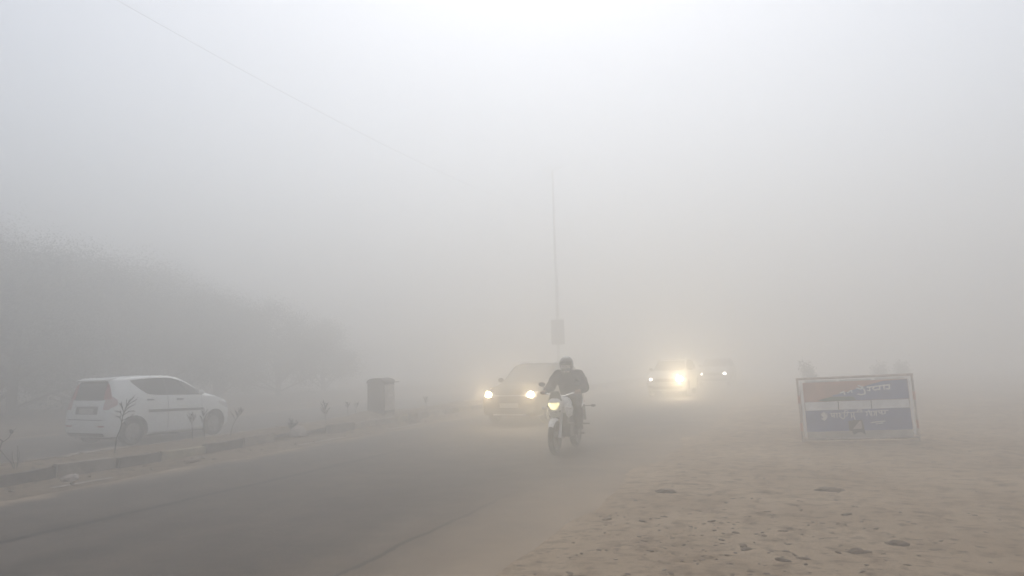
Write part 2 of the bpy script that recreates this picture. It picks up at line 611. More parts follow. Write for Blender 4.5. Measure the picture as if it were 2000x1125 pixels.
def road_material(name='dusty_asphalt', right=(-4.5, -1.5), left=(-9.2, -10.1), joints=((-7.33, .10, 13.5, .95), (-3.53, .045, 9.2, .62))):
    m = bpy.data.materials.new(name)
    m.use_nodes = True
    n, l = m.node_tree.nodes, m.node_tree.links
    b = n['Principled BSDF']
    b.inputs['Roughness'].default_value = .85
    b.inputs['Specular IOR Level'].default_value = .25
    tc = n.new('ShaderNodeTexCoord')
    def noise_node(sc, det=6, rough=.6, vec=None):
        q = n.new('ShaderNodeTexNoise')
        q.inputs['Scale'].default_value = sc
        q.inputs['Detail'].default_value = det
        q.inputs['Roughness'].default_value = rough
        l.new(vec or tc.outputs['Object'], q.inputs['Vector'])
        return q
    def math_node(op, a, bval=None, bsock=None):
        q = n.new('ShaderNodeMath')
        q.operation = op
        l.new(a, q.inputs[0])
        if bsock is not None:
            l.new(bsock, q.inputs[1])
        elif bval is not None:
            q.inputs[1].default_value = bval
        return q.outputs[0]
    # base asphalt and the dust carried along the lanes (stretched along the road)
    mp = n.new('ShaderNodeMapping')
    mp.inputs['Scale'].default_value = (1.0, .12, 1.0)
    l.new(tc.outputs['Object'], mp.inputs['Vector'])
    streak = noise_node(1.1, 5, .55, mp.outputs['Vector'])
    grain = noise_node(60, 3, .7)
    r1 = n.new('ShaderNodeValToRGB')
    r1.color_ramp.elements[0].position = .3
    r1.color_ramp.elements[1].position = .72
    r1.color_ramp.elements[0].color = (.058, .050, .044, 1)
    r1.color_ramp.elements[1].color = (.094, .079, .066, 1)
    l.new(streak.outputs['Fac'], r1.inputs['Fac'])
    pt = noise_node(1.7, 7, .72)
    rp = n.new('ShaderNodeValToRGB')
    rp.color_ramp.elements[0].position = .36
    rp.color_ramp.elements[1].position = .62
    rp.color_ramp.elements[0].color = (.62, .60, .58, 1)
    rp.color_ramp.elements[1].color = (1.3, 1.25, 1.2, 1)
    l.new(pt.outputs['Fac'], rp.inputs['Fac'])
    gp = noise_node(45, 4, .8)
    rg = n.new('ShaderNodeValToRGB')
    rg.color_ramp.elements[0].position = .38
    rg.color_ramp.elements[1].position = .62
    rg.color_ramp.elements[0].color = (.6, .6, .6, 1)
    rg.color_ramp.elements[1].color = (1.35, 1.32, 1.28, 1)
    l.new(gp.outputs['Fac'], rg.inputs['Fac'])
    ma = n.new('ShaderNodeMix')
    ma.data_type = 'RGBA'
    ma.blend_type = 'MULTIPLY'
    ma.inputs['Factor'].default_value = 1.0
    l.new(r1.outputs['Color'], ma.inputs['A'])
    l.new(rp.outputs['Color'], ma.inputs['B'])
    mg = n.new('ShaderNodeMix')
    mg.data_type = 'RGBA'
    mg.blend_type = 'MULTIPLY'
    mg.inputs['Factor'].default_value = 1.0
    l.new(ma.outputs['Result'], mg.inputs['A'])
    l.new(rg.outputs['Color'], mg.inputs['B'])
    sx = n.new('ShaderNodeSeparateXYZ')
    l.new(tc.outputs['Object'], sx.inputs[0])
    # blown sand thickens towards both edges
    wob = noise_node(.8, 5, .6)
    wob2 = math_node('MULTIPLY_ADD', wob.outputs['Fac'], 1.8)
    wob2.node.inputs[2].default_value = -.9
    xs = math_node('ADD', sx.outputs['X'], None, wob2)
    mr = n.new('ShaderNodeMapRange')
    mr.interpolation_type = 'SMOOTHSTEP'
    mr.inputs['From Min'].default_value = right[0]
    mr.inputs['From Max'].default_value = right[1]
    l.new(xs, mr.inputs['Value'])
    mr2 = n.new('ShaderNodeMapRange')
    mr2.interpolation_type = 'SMOOTHSTEP'
    mr2.inputs['From Min'].default_value = left[0]
    mr2.inputs['From Max'].default_value = left[1]
    l.new(xs, mr2.inputs['Value'])
    dust = math_node('MAXIMUM', mr.outputs[0], None, mr2.outputs[0])
    dust = math_node('MULTIPLY', dust, .97)
    mx = n.new('ShaderNodeMix')
    mx.data_type = 'RGBA'
    l.new(dust, mx.inputs['Factor'])
    l.new(mg.outputs['Result'], mx.inputs['A'])
    mx.inputs['B'].default_value = (.36, .275, .19, 1)
    # two bitumen joints running along the road
    wj = noise_node(1.6, 5, .65)
    jit = math_node('MULTIPLY_ADD', wj.outputs['Fac'], .26)
    jit.node.inputs[2].default_value = -.13
    xj = math_node('ADD', sx.outputs['X'], None, jit)
    brk = noise_node(.9, 3, .6)
    out = mx.outputs['Result']
    for pos, wd, yend, amt in joints:
        d = math_node('ADD', xj, -pos)
        d = math_node('ABSOLUTE', d)
        q = n.new('ShaderNodeMapRange')
        q.inputs['From Min'].default_value = wd
        q.inputs['From Max'].default_value = wd * .4
        l.new(d, q.inputs['Value'])
        bk = n.new('ShaderNodeMapRange')
        bk.inputs['From Min'].default_value = .22
        bk.inputs['From Max'].default_value = .36
        l.new(brk.outputs['Fac'], bk.inputs['Value'])
        fac = math_node('MULTIPLY', q.outputs[0], None, bk.outputs[0])
        ye = n.new('ShaderNodeMapRange')
        ye.interpolation_type = 'SMOOTHSTEP'
        ye.inputs['From Min'].default_value = yend
        ye.inputs['From Max'].default_value = yend - 3.0
        l.new(sx.outputs['Y'], ye.inputs['Value'])
        fac = math_node('MULTIPLY', fac, None, ye.outputs[0])
        fac = math_node('MULTIPLY', fac, amt)
        m2 = n.new('ShaderNodeMix')
        m2.data_type = 'RGBA'
        l.new(fac, m2.inputs['Factor'])
        l.new(out, m2.inputs['A'])
        m2.inputs['B'].default_value = (.009, .008, .0075, 1)
        out = m2.outputs['Result']
    l.new(out, b.inputs['Base Color'])
    bp = n.new('ShaderNodeBump')
    bp.inputs['Strength'].default_value = .5
    bp.inputs['Distance'].default_value = .008
    l.new(grain.outputs['Fac'], bp.inputs['Height'])
    l.new(bp.outputs['Normal'], b.inputs['Normal'])
    return m

M['sand'] = sand_material()
M['soil'] = sand_material('dusty_soil', .58)
M['road'] = road_material()
M['far_road'] = road_material('far_asphalt', (-13.0, -11.6), (-18.2, -19.6), ())

GX = 200.0
bm = bmesh.new()
bmesh.ops.create_grid(bm, x_segments=2, y_segments=2, size=GX, matrix=Matrix.Translation((-5, 60, -.03)))
kind(link_bm('ground', bm, M['sand']), 'structure')
bm = grid_mesh(-10.55, -2.0, -40, 255, 4, lambda x, y: 0.0)
kind(link_bm('road', bm, M['road']), 'structure')
bm = grid_mesh(-19.4, -11.95, -40, 255, 4, lambda x, y: -.004)
kind(link_bm('far_road', bm, M['far_road']), 'structure')

def sand_h(x, y):
    h = .045 * nz(x * .35, y * .35) + .014 * nz(x * 1.3, y * 1.3, 3) + .008 * nz(x * 4, y * 4, 7)
    k = nz(x * 2.6, y * 2.6, 11)
    h -= .03 * max(0, k - .33) * 2.2          # scuffs and footprints
    k2 = nz(x * 6.5, y * 6.5, 17)
    h += .024 * max(0, k2 - .36) * 2.0
    return h

def edge_x(y):
    return -2.45 + .28 * nz(.2, y * .45, 5) + .10 * nz(.7, y * 1.7, 9)

bm = bmesh.new()
ys = []
y = 2.2
while y < 60:
    ys.append(y)
    y += max(.035, (y - 2.2) * .0065)
rows = []
NX = 170
for y in ys:
    ex = edge_x(y)
    row = []
    for i in range(NX + 1):
        u = (i / NX) ** 1.25
        x = ex + u * 17.0
        ramp = min(1, (x - ex) / .9)
        ramp = ramp * ramp * (3 - 2 * ramp)
        z = .004 + ramp * (.045 + sand_h(x, y)) if u > 0 else .002
        row.append(bm.verts.new((x, y, max(z, .003) if u > 0 else .002)))
    rows.append(row)
for a, b in zip(rows, rows[1:]):
    for i in range(NX):
        bm.faces.new((a[i], a[i + 1], b[i + 1], b[i]))
kind(link_bm('sand_shoulder', bm, M['sand']), 'structure')

# sand drifted against the kerb
bm = bmesh.new()
rows = []
y = 0.0
while y < 70:
    e = -9.72 + .22 * nz(3, y * .5, 2) + .08 * nz(4, y * 2.1, 2)
    row = []
    for i in range(9):
        u = i / 8
        x = e + (-10.56 - e) * u
        z = .003 + u ** 1.5 * (.07 + .05 * nz(x * .8, y * .8, 21)) + (.012 * nz(x * 5, y * 5, 4) if u > 0 else 0)
        row.append(bm.verts.new((x, y, max(.002, z))))
    rows.append(row)
    y += .12 if y < 25 else .5
for a, b in zip(rows, rows[1:]):
    for i in range(8):
        bm.faces.new((a[i], b[i], b[i + 1], a[i + 1]))
kind(link_bm('sand_drift', bm, M['soil']), 'structure')

# soil of the median strip
def median_h(x, y):
    u = (x + 11.3) / .62
    mound = .13 * math.exp(-((y - 17.1) / 1.0) ** 2) * max(0, 1 - (u * .9) ** 2)
    return .19 + .05 * (1 - u * u) + .04 * nz(x * 1.5, y * 1.2, 31) + .03 * nz(x * 4, y * 4, 33) + mound
bm = grid_mesh(-11.93, -10.66, 0, 70, .12, median_h)
kind(link_bm('median_soil', bm, M['soil']), 'structure')
# dirt verge beyond the far carriageway
bm = grid_mesh(-50, -18.9, -20, 120, 1.2, lambda x, y: .02 + min(1, max(0, (-19.0 - x) / 4)) * (.25 + .2 * nz(x * .3, y * .3, 41)) + .04 * nz(x, y, 43))
kind(link_bm('verge', bm, M['soil']), 'structure')

# worn paint dashes on the road edge beside the kerb
M['paint'] = mat('worn_road_paint', (.32, .28, .24), .8, 0, .4, 10)
bm = bmesh.new()
for y0, y1, x in ((7.2, 8.15, -9.93), (12.4, 14.1, -9.9), (15.8, 17.4, -9.88)):
    N = 14
    a = [bm.verts.new((x - .04 + .02 * nz(y0 + i * .3, 1), y0 + (y1 - y0) * i / N, .03)) for i in range(N + 1)]
    b = [bm.verts.new((x + .05 + .02 * nz(y0 + i * .3, 9), y0 + (y1 - y0) * i / N, .026)) for i in range(N + 1)]
    for i in range(N):
        bm.faces.new((a[i], b[i], b[i + 1], a[i + 1]))
kind(link_bm('edge_marking', bm, M['paint'], smooth=False), 'structure')

# loose clods and grit over the sand
rnd = random.Random(5)
bm = bmesh.new()
def clod(bm, x, y, z, sx, sy, sz, seed):
    vs = bmesh.ops.create_icosphere(bm, subdivisions=2, radius=1, matrix=Matrix.Identity(4))['verts']
    a = rnd.uniform(0, 6.28)
    for v in vs:
        k = 1 + .45 * noise.noise(v.co * 1.3 + Vector((seed, seed * .7, 0)))
        c = v.co * k
        c = Vector((c.x * sx, c.y * sy, max(-.4, c.z) * sz))
        v.co = Matrix.Rotation(a, 3, 'Z') @ c + Vector((x, y, z))
for i in range(900):
    y = 4.6 + 12 * rnd.random() ** 1.6
    x = rnd.uniform(edge_x(y) + .25, 6.5)
    if i % 5 == 0:
        x, y = rnd.gauss(-.7, .55), rnd.gauss(6.6, .9)
        if x < edge_x(y) + .2 or y < 4.4:
            continue
    s = rnd.uniform(.005, .016) * (1.8 if rnd.random() < .08 else 1)
    clod(bm, x, y, .047 + sand_h(x, y) + s * .2, s * rnd.uniform(1, 2.6), s, s * .55, i * 1.37)
for i in range(60):
    y = rnd.uniform(6.5, 20)
    x = rnd.uniform(-10.45, -9.85)
    s = rnd.uniform(.012, .035)
    clod(bm, x, y, .04, s * 1.5, s, s * .8, i * 2.1)
kind(link_bm('loose_clods', bm, M['clod']), 'stuff')

# ------------------------------------------------------------------ kerb blocks of the median
rnd = random.Random(11)
kerb_meshes = {}
def kerb_block(style, x, y, ln, label, near):
    bm = bmesh.new()
    add_box(bm, (0, 0, .11), (.15, ln, .25))
    bmesh.ops.subdivide_edges(bm, edges=bm.edges, cuts=3, use_grid_fill=True)
    bmesh.ops.bevel(bm, geom=[e for e in bm.edges if e.is_boundary or (len(e.link_faces) == 2 and e.link_faces[0].normal.dot(e.link_faces[1].normal) < .5)],
                    offset=.018, segments=2, affect='EDGES')
    sd = rnd.uniform(0, 50)
    for v in bm.verts:
        v.co += Vector((nz(v.co.y * 3, v.co.z * 5, sd), nz(v.co.x * 5, v.co.z * 4, sd + 5), nz(v.co.x * 3, v.co.y * 2.5, sd + 9))) * .028
    o = link_bm('kerb_block', bm, M[style], smooth=True)
    o.location = (x, y, rnd.uniform(-.03, .015))
    o.rotation_euler = (rnd.uniform(-.02, .02), rnd.uniform(-.05, .05), rnd.uniform(-.025, .025))
    tag(o, label, 'kerb block', 'kerb blocks edging the median')
y = 1.2
pat = ['kerb_black', 'kerb_pale', 'kerb_black', 'kerb_bare', 'kerb_bare', 'kerb_pale', 'kerb_black', 'kerb_bare', 'kerb_black', 'kerb_pale', 'kerb_black', 'kerb_bare']
lab = {'kerb_black': 'worn black kerb block facing the road along the median',
       'kerb_pale': 'worn yellowish kerb block facing the road along the median',
       'kerb_bare': 'bare concrete kerb block facing the road along the median'}
i = 0
while y < 46:
    ln = rnd.uniform(.85, 1.05)
    st = pat[i % len(pat)]
    if abs(y + ln / 2 - 13.35) > .62:           # one block is missing where the rubble lies
        kerb_block(st, -10.58 + rnd.uniform(-.02, .02), y + ln / 2, ln - .02, lab[st], True)
    y += ln
    i += 1
y = 3.0
while y < 40:
    ln = rnd.uniform(.95, 1.05)
    kerb_block('kerb_bare', -11.97, y + ln / 2, ln - .02, 'low kerb block on the far side of the median strip', False)
    y += ln

# ------------------------------------------------------------------ stones and litter
def stone(name, label, cat, x, y, z, sx, sy, sz, m, seed, sub=3):
    bm = bmesh.new()
    vs = bmesh.ops.create_icosphere(bm, subdivisions=sub, radius=1)['verts']
    for v in vs:
        d = v.co.normalized()
        k = 1 + .35 * noise.noise(d * 1.4 + Vector((seed, 0, 0))) + .14 * noise.noise(d * 3.5 + Vector((0, seed, 0)))
        c = d * k
        v.co = Vector((c.x * sx, c.y * sy, max(c.z, -.45) * sz))
    o = link_bm(name, bm, m)
    o.location = (x, y, z)
    return tag(o, label, cat)
stone('stone', 'pale flat stone lying in the sand in front of the leftmost kerb blocks', 'stone', -10.28, 7.72, .05, .09, .13, .07, M['rock'], 3.3)
stone('rubble_lump', 'white broken rubble lump in the gap of the kerb below the small dark bush', 'rubble', -10.62, 13.3, .17, .15, .22, .16, M['rock'], 9.1)
stone('boulder', 'round brown boulder beside the litter bin mound on the kerb line', 'boulder', -10.22, 17.6, .10, .17, .19, .17, M['clod'], 6.4)
stone('earth_clod', 'dark clod on the sandy strip between the kerb and the asphalt', 'clod', -10.05, 9.8, .04, .07, .12, .035, M['clod'], 1.4)
stone('earth_lump', 'long dark clod nearest the road on the sandy shoulder', 'clod', -1.75, 8.72, .05, .11, .05, .03, M['clod'], 2.2)
stone('earth_lump', 'widest dark clod on the sand straight below the barrier board', 'clod', .0, 9.2, .05, .15, .07, .03, M['clod'], 5.2)
stone('earth_lump', 'dark clod nearest the bottom right corner of the sandy shoulder', 'clod', .47, 6.78, .05, .08, .04, .028, M['clod'], 7.7)
stone('earth_lump', 'small dark clod just below and left of another on the sandy shoulder', 'clod', .18, 6.42, .05, .09, .05, .03, M['clod'], 8.9)

# ------------------------------------------------------------------ saplings and weeds on the median
def add_leaf(bm, base, direction, length, width, up=Vector((0, 0, 1)), droop=.15, th=.0015):
    d = Vector(direction).normalized()
    sd = d.cross(up)
    sd = sd.normalized() if sd.length > .01 else Vector((1, 0, 0))
    nrm = sd.cross(d)
    N = 5
    L, Rr = [], []
    for i in range(N + 1):
        t = i / N
        w = width * math.sin(math.pi * (0.08 + .92 * t) ** .8) * .5 if i < N else 0.0008
        w = max(w, .0008)
        c = Vector(base) + d * length * t - Vector((0, 0, 1)) * droop * length * t * t
        L.append((bm.verts.new(c + sd * w + nrm * w * .35), bm.verts.new(c + sd * w + nrm * (w * .35 - th))))
        Rr.append((bm.verts.new(c - sd * w + nrm * w * .35), bm.verts.new(c - sd * w + nrm * (w * .35 - th))))
    for i in range(N):
        bm.faces.new((L[i][0], Rr[i][0], Rr[i + 1][0], L[i + 1][0]))
        bm.faces.new((L[i][1], L[i + 1][1], Rr[i + 1][1], Rr[i][1]))

def sapling(label, x, y, z, h, seed, n=9, leaf=.17, start=.5, lean=(0, 0), lw=.02, stem_r=.007):
    rn = random.Random(seed)
    root = thing('sapling', label, 'sapling', (x, y, z), 0, 'young saplings on the median')
    bm = bmesh.new()
    pts = []
    for i in range(7):
        t = i / 6
        pts.append(Vector((lean[0] * t * t + .015 * math.sin(3 * t + seed), lean[1] * t * t, h * t)))
    add_tube(bm, pts, [stem_r * (1 - .6 * i / 6) for i in range(7)], 7)
    lb = bmesh.new()
    a = rn.uniform(0, 6.28)
    for k in range(n):
        t = start + (1 - start) * (k + .3) / n
        f = t * 6
        i0 = min(5, int(f))
        p = pts[i0].lerp(pts[i0 + 1], f - i0)
        a += 2.4
        el = R_(rn.uniform(25, 55))
        d = Vector((math.cos(a) * math.cos(el), math.sin(a) * math.cos(el), math.sin(el)))
        bl = leaf * rn.uniform(.55, .8) * (1.15 - .5 * (t - start) / (1 - start))
        mid = p + d * bl * .6
        tip = p + d * bl + Vector((0, 0, bl * .25))
        add_tube(bm, [p, mid, tip], [stem_r * .5, stem_r * .4, stem_r * .25], 5)
        for q in range(6):
            u = .3 + .7 * q / 5
            bp = p.lerp(tip, u)
            sdv = d.cross(Vector((0, 0, 1))).normalized() * (1 if q % 2 else -1)
            dd = (d + sdv * .75 + Vector((0, 0, rn.uniform(.1, .7)))).normalized() if q < 5 else (d + Vector((0, 0, .7))).normalized()
            add_leaf(lb, bp, dd, leaf * rn.uniform(.35, .6), lw, droop=rn.uniform(.0, .3))
    for q in range(3):
        add_leaf(lb, pts[-1], (rn.uniform(-.4, .4), rn.uniform(-.4, .4), 1), leaf * .5, lw * .8, droop=0)
    link_bm('stem', bm, M['twig'] if stem_r > .02 else M['sapling'], root)
    link_bm('leaves', lb, M['sapling'], root, smooth=False)
    return root
root = thing('sapling', 'tallest thin leafy sapling in front of the white car, beside its rear wheel', 'sapling', (-11.03, 9.07, .2), R_(50), 'young saplings on the median')
bm = bmesh.new()
lb = bmesh.new()
rn = random.Random(12)
st = [(0, -.04), (.0, 0), (.017, .17), (.028, .30), (.075, .42), (.093, .50), (.10, .56), (.11, .655), (.135, .725), (.160, .82), (.164, .94)]
add_tube(bm, [(u, .01 * math.sin(9 * v), v) for u, v in st], [.011, .011, .010, .010, .009, .009, .0085, .008, .007, .006, .004], 7)
for q in ([(.10, .56), (.065, .64), (.01, .655)], [(.105, .58), (.18, .61), (.265, .655)], [(.11, .655), (.07, .725), (.007, .74)], [(.115, .665), (.20, .73), (.28, .735)],
          [(.13, .71), (.095, .81), (.08, .85)], [(.135, .725), (.20, .795), (.30, .85)], [(.147, .77), (.19, .845), (.325, .93)], [(.16, .83), (.21, .90), (.28, .965)], [(.095, .52), (.14, .545), (.15, .53)]):
    dy = rn.uniform(-.05, .05)
    p3 = [(q[0][0], 0, q[0][1]), (q[1][0], dy * .6, q[1][1]), (q[2][0], dy, q[2][1])]
    add_tube(bm, p3, [.0075, .0065, .004], 6)
    a, b, e = (Vector(v) for v in p3)
    for base_, d_ in ((a.lerp(b, .7), b - a), (b, e - b), (b.lerp(e, .45), e - b), (b.lerp(e, .8), e - b)):
        d_ = d_.normalized()
        for sgn in (-1, 1):
            add_leaf(lb, base_, d_ + Vector((-d_.z, .5, d_.x)) * .42 * sgn, rn.uniform(.05, .085), .014, droop=.05)
link_bm('stem', bm, M['sapling'], root)
link_bm('leaves', lb, M['sapling'], root, smooth=False)
sapling('small sapling with a flat tuft of leaves in front of the white car door', -11.35, 11.05, .2, .50, 8, n=7, leaf=.15, start=.72, lw=0.015)
sapling('slender sapling in front of the front wheel of the white car', -11.2, 11.2, .2, .56, 14, n=8, leaf=.15, start=.55, lw=0.012)
sapling('low sapling leaning right just past the nose of the white car', -11.3, 12.0, .2, .50, 21, n=7, leaf=.17, start=.7, lean=(.22, .1), lw=0.012)
sapling('grey sapling left of the pair of thin saplings near the litter bin', -11.1, 14.9, .2, .45, 33, n=10, leaf=.2, start=.4, lw=0.020)
sapling('thin sapling with a round head, left one of the pair left of the litter bin', -11.35, 16.2, .2, .42, 40, n=8, leaf=.12, start=.7, lw=0.015)
sapling('thin sapling bending right, right one of the pair left of the litter bin', -11.3, 16.45, .2, .40, 47, n=6, leaf=.12, start=.72, lean=(.08, 0), lw=0.010)
sapling('small sapling right of the litter bin, halfway to the dark car', -10.95, 19.6, .2, .38, 52, n=8, leaf=.15, start=.5, lw=0.018)

# dense small bush on the kerb
root = thing('bush', 'small dark bush on the median behind the white rubble lump', 'bush', (-11.05, 13.6, .2))
rn = random.Random(77)
bm = bmesh.new()
lb = bmesh.new()
for k in range(16):
    a = rn.uniform(0, 6.28)
    r = rn.uniform(.03, .15)
    t = Vector((math.cos(a) * r, math.sin(a) * r, rn.uniform(.12, .22) if k else .30))
    add_tube(bm, [(0, 0, -.02), t * .5 + Vector((0, 0, .03)), t], [.006, .004, .002], 5)
    for q in range(9):
        p = t * rn.uniform(.35, 1)
        add_leaf(lb, p, (rn.uniform(-1, 1), rn.uniform(-1, 1), rn.uniform(0, 1.2)), rn.uniform(.05, .10), .03)
link_bm('stem', bm, M['twig'], root)
link_bm('leaves', lb, M['sapling'], root, smooth=False)

# the bare twigs at the left border
root = thing('dry_plant', 'bare crooked twigs with one leaf tuft at the left border of the median', 'plant', (-11.1, 7.45, .17))
bm = bmesh.new()
def cr(pts, r0, r1):
    add_tube(bm, pts, [r0 + (r1 - r0) * i / (len(pts) - 1) for i in range(len(pts))], 6)
cr([(0, 0, 0), (-.03, -.02, .12), (-.10, -.07, .23), (-.17, -.12, .34), (-.14, -.1, .46), (-.22, -.16, .53), (-.24, -.18, .64), (-.30, -.2, .70)], .009, .006)
cr([(-.14, -.1, .44), (-.08, -.05, .50), (-.05, -.03, .58)], .006, .004)
cr([(0, 0, 0), (-.005, 0, .1), (-.03, -.02, .19), (-.035, -.02, .30)], .008, .004)
cr([(.015, .01, 0), (.03, .02, .12), (.03, .02, .24), (.025, .02, .38)], .009, .005)
cr([(.03, .02, .16), (.05, .04, .22), (.05, .03, .30)], .005, .003)
link_bm('stem', bm, M['twig'], root)
lb = bmesh.new()
rn = random.Random(4)
for k in range(7):
    add_leaf(lb, (-.05, -.03, .56), (rn.uniform(-.6, .6), rn.uniform(-.6, .6), 1), rn.uniform(.07, .13), .05)
link_bm('leaves', lb, M['sapling'], root, smooth=False)

# ------------------------------------------------------------------ litter bin
bin_ = thing('litter_bin', 'rusty metal litter bin with arched lid on the median mound', 'litter bin', (-11.05, 17.3, .25), R_(3))
bw, bd, bh, leg = .50, .60, .80, .07
bm = bmesh.new()
add_box(bm, (0, 0, leg + bh / 2), (bw, bd, bh))
link_bm('bin_body', bm, M['bin_dark'], bin_, smooth=False, bevel=.012)
bm = bmesh.new()
arc = [(-bw / 2 - .02, leg + bh + .002)] + [(-bw / 2 * math.cos(math.pi * i / 12) * 1.02, leg + bh + .03 + .10 * math.sin(math.pi * i / 12)) for i in range(13)] + [(bw / 2 + .02, leg + bh + .002)]
add_prism(bm, arc, -bd / 2 - .03, bd / 2 + .02, 'XZ')
link_bm('lid', bm, M['bin_dark'], bin_, smooth=False)
bm = bmesh.new()
add_box(bm, (bw / 2 + .008, 0, leg + bh / 2 + .01), (.016, bd * .86, bh * .86))
link_bm('side_panel', bm, M['bin_pale'], bin_, smooth=False)
bm = bmesh.new()
add_box(bm, (bw / 2 + .05, 0, leg + bh + .012), (.16, bd + .08, .02))
link_bm('lid_overhang', bm, M['bin_dark'], bin_, smooth=False)
for sx in (-1, 1):
    for sy in (-1, 1):
        bm = bmesh.new()
        add_tube(bm, [(sx * (bw / 2 - .03), sy * (bd / 2 - .03), -.22), (sx * (bw / 2 - .03), sy * (bd / 2 - .03), leg - .001)], .024, 8)
        link_bm('leg', bm, M['bin_dark'], bin_)

# ------------------------------------------------------------------ lamp posts and wire
def lamp_post(x, y, label):
    r = thing('lamp_post', label, 'lamp post', (x, y, .15), 0, 'lamp posts along the median')
    bm = bmesh.new()
    add_tube(bm, [(0, 0, -.3), (0, 0, 3.6), (0, 0, 10.45)], [.075, .062, .045], 14)
    add_lathe(bm, [(.16, 0), (.16, .25), (.115, .32)], (0, 0, 0), 'Z', 14)
    link_bm('pole', bm, M['galv'], r)
    bm = bmesh.new()
    add_tube(bm, [(-.30, 0, 10.52), (-.12, 0, 10.50), (0, 0, 10.45), (.12, 0, 10.50), (.30, 0, 10.52)], .022, 8)
    link_bm('arm', bm, M['galv'], r)
    for sx in (-1, 1):
        bm = bmesh.new()
        add_prism(bm, [(sx * .28, 10.49), (sx * .28, 10.54), (sx * .42, 10.57), (sx * .52, 10.55), (sx * .52, 10.51)], -.06, .06, 'XZ')
        link_bm('lamp_head', bm, M['galv'], r, smooth=False, bevel=.01)
    bm = bmesh.new()
    add_box(bm, (.06, -.16, 2.75), (.62, .12, 1.15))
    link_bm('notice_box', bm, M['rim'], r, smooth=False, bevel=.015)
    bm = bmesh.new()
    add_box(bm, (.06, -.11, 4.5), (.12, .16, 2.0))
    link_bm('junction_strip', bm, M['galv'], r, smooth=False, bevel=.01)
    return r
post = lamp_post(-11.2, 32.6, 'tall lamp post in the fog above the motorcyclist, with a notice box low on it')
p2 = copy_tree(post)
p2.location = (-11.2, 3.6, .15)
p2['label'] = 'tall lamp post at the near end of the overhead wire'
bm = bmesh.new()
pts = []
za, zb_ = 8.62, 8.35
for i in range(41):
    t = i / 40
    pts.append((-11.2 + .05 * math.sin(math.pi * t), 3.6 + 29.0 * t, za + (zb_ - za) * t - 2.6 * t * (1 - t) * .95))
add_tube(bm, pts, .0030, 6)
tag(link_bm('overhead_wire', bm, M['wire']), 'thin dark wire sagging overhead between lamp posts', 'wire')

# ------------------------------------------------------------------ white hatchback
wc = thing('hatchback_car', 'white hatchback driving away on the far carriageway, seen from behind', 'car', (-14.93, 11.52, -.004), R_(-5))
bpy.context.view_layer.update()
sp = dict(L=3.42, W=.81, wr=.285, arch=.345, axles=(.62, 2.80), tw=.175,
          zb=[(0, .30), (.05, .22), (.25, .19), (1.0, .17), (2.6, .17), (3.2, .19), (3.38, .24), (3.42, .30)],
          zs=[(0, .50), (.012, .60), (.03, .70), (.06, .80), (.10, .90), (.15, 1.0), (.22, 1.06), (.6, 1.07), (1.2, 1.04), (2.0, 1.01), (2.5, .985), (2.9, .925), (3.15, .85), (3.32, .73), (3.42, .52)],
          zt=[(0, .52), (.012, .63), (.03, .76), (.06, .91), (.10, 1.06), (.15, 1.24), (.20, 1.40), (.24, 1.45), (.30, 1.465), (.7, 1.495), (1.2, 1.51), (1.6, 1.50), (1.9, 1.45), (2.2, 1.31), (2.5, 1.13), (2.62, 1.055), (2.75, 1.02), (2.95, .97), (3.15, .895), (3.32, .775), (3.42, .54)],
          wm=[(0, .70), (.03, .74), (.10, .775), (.3, .80), (.8, .81), (2.4, .81), (2.9, .79), (3.15, .74), (3.32, .65), (3.42, .52)],
          wt=[(0, .60), (.10, .60), (.2, .60), (.5, .61), (1.2, .60), (1.9, .57), (2.4, .60), (2.62, .66), (2.9, .64), (3.2, .58), (3.42, .42)])
c = Car(wc, sp, M['white_paint'])
c.wheels()
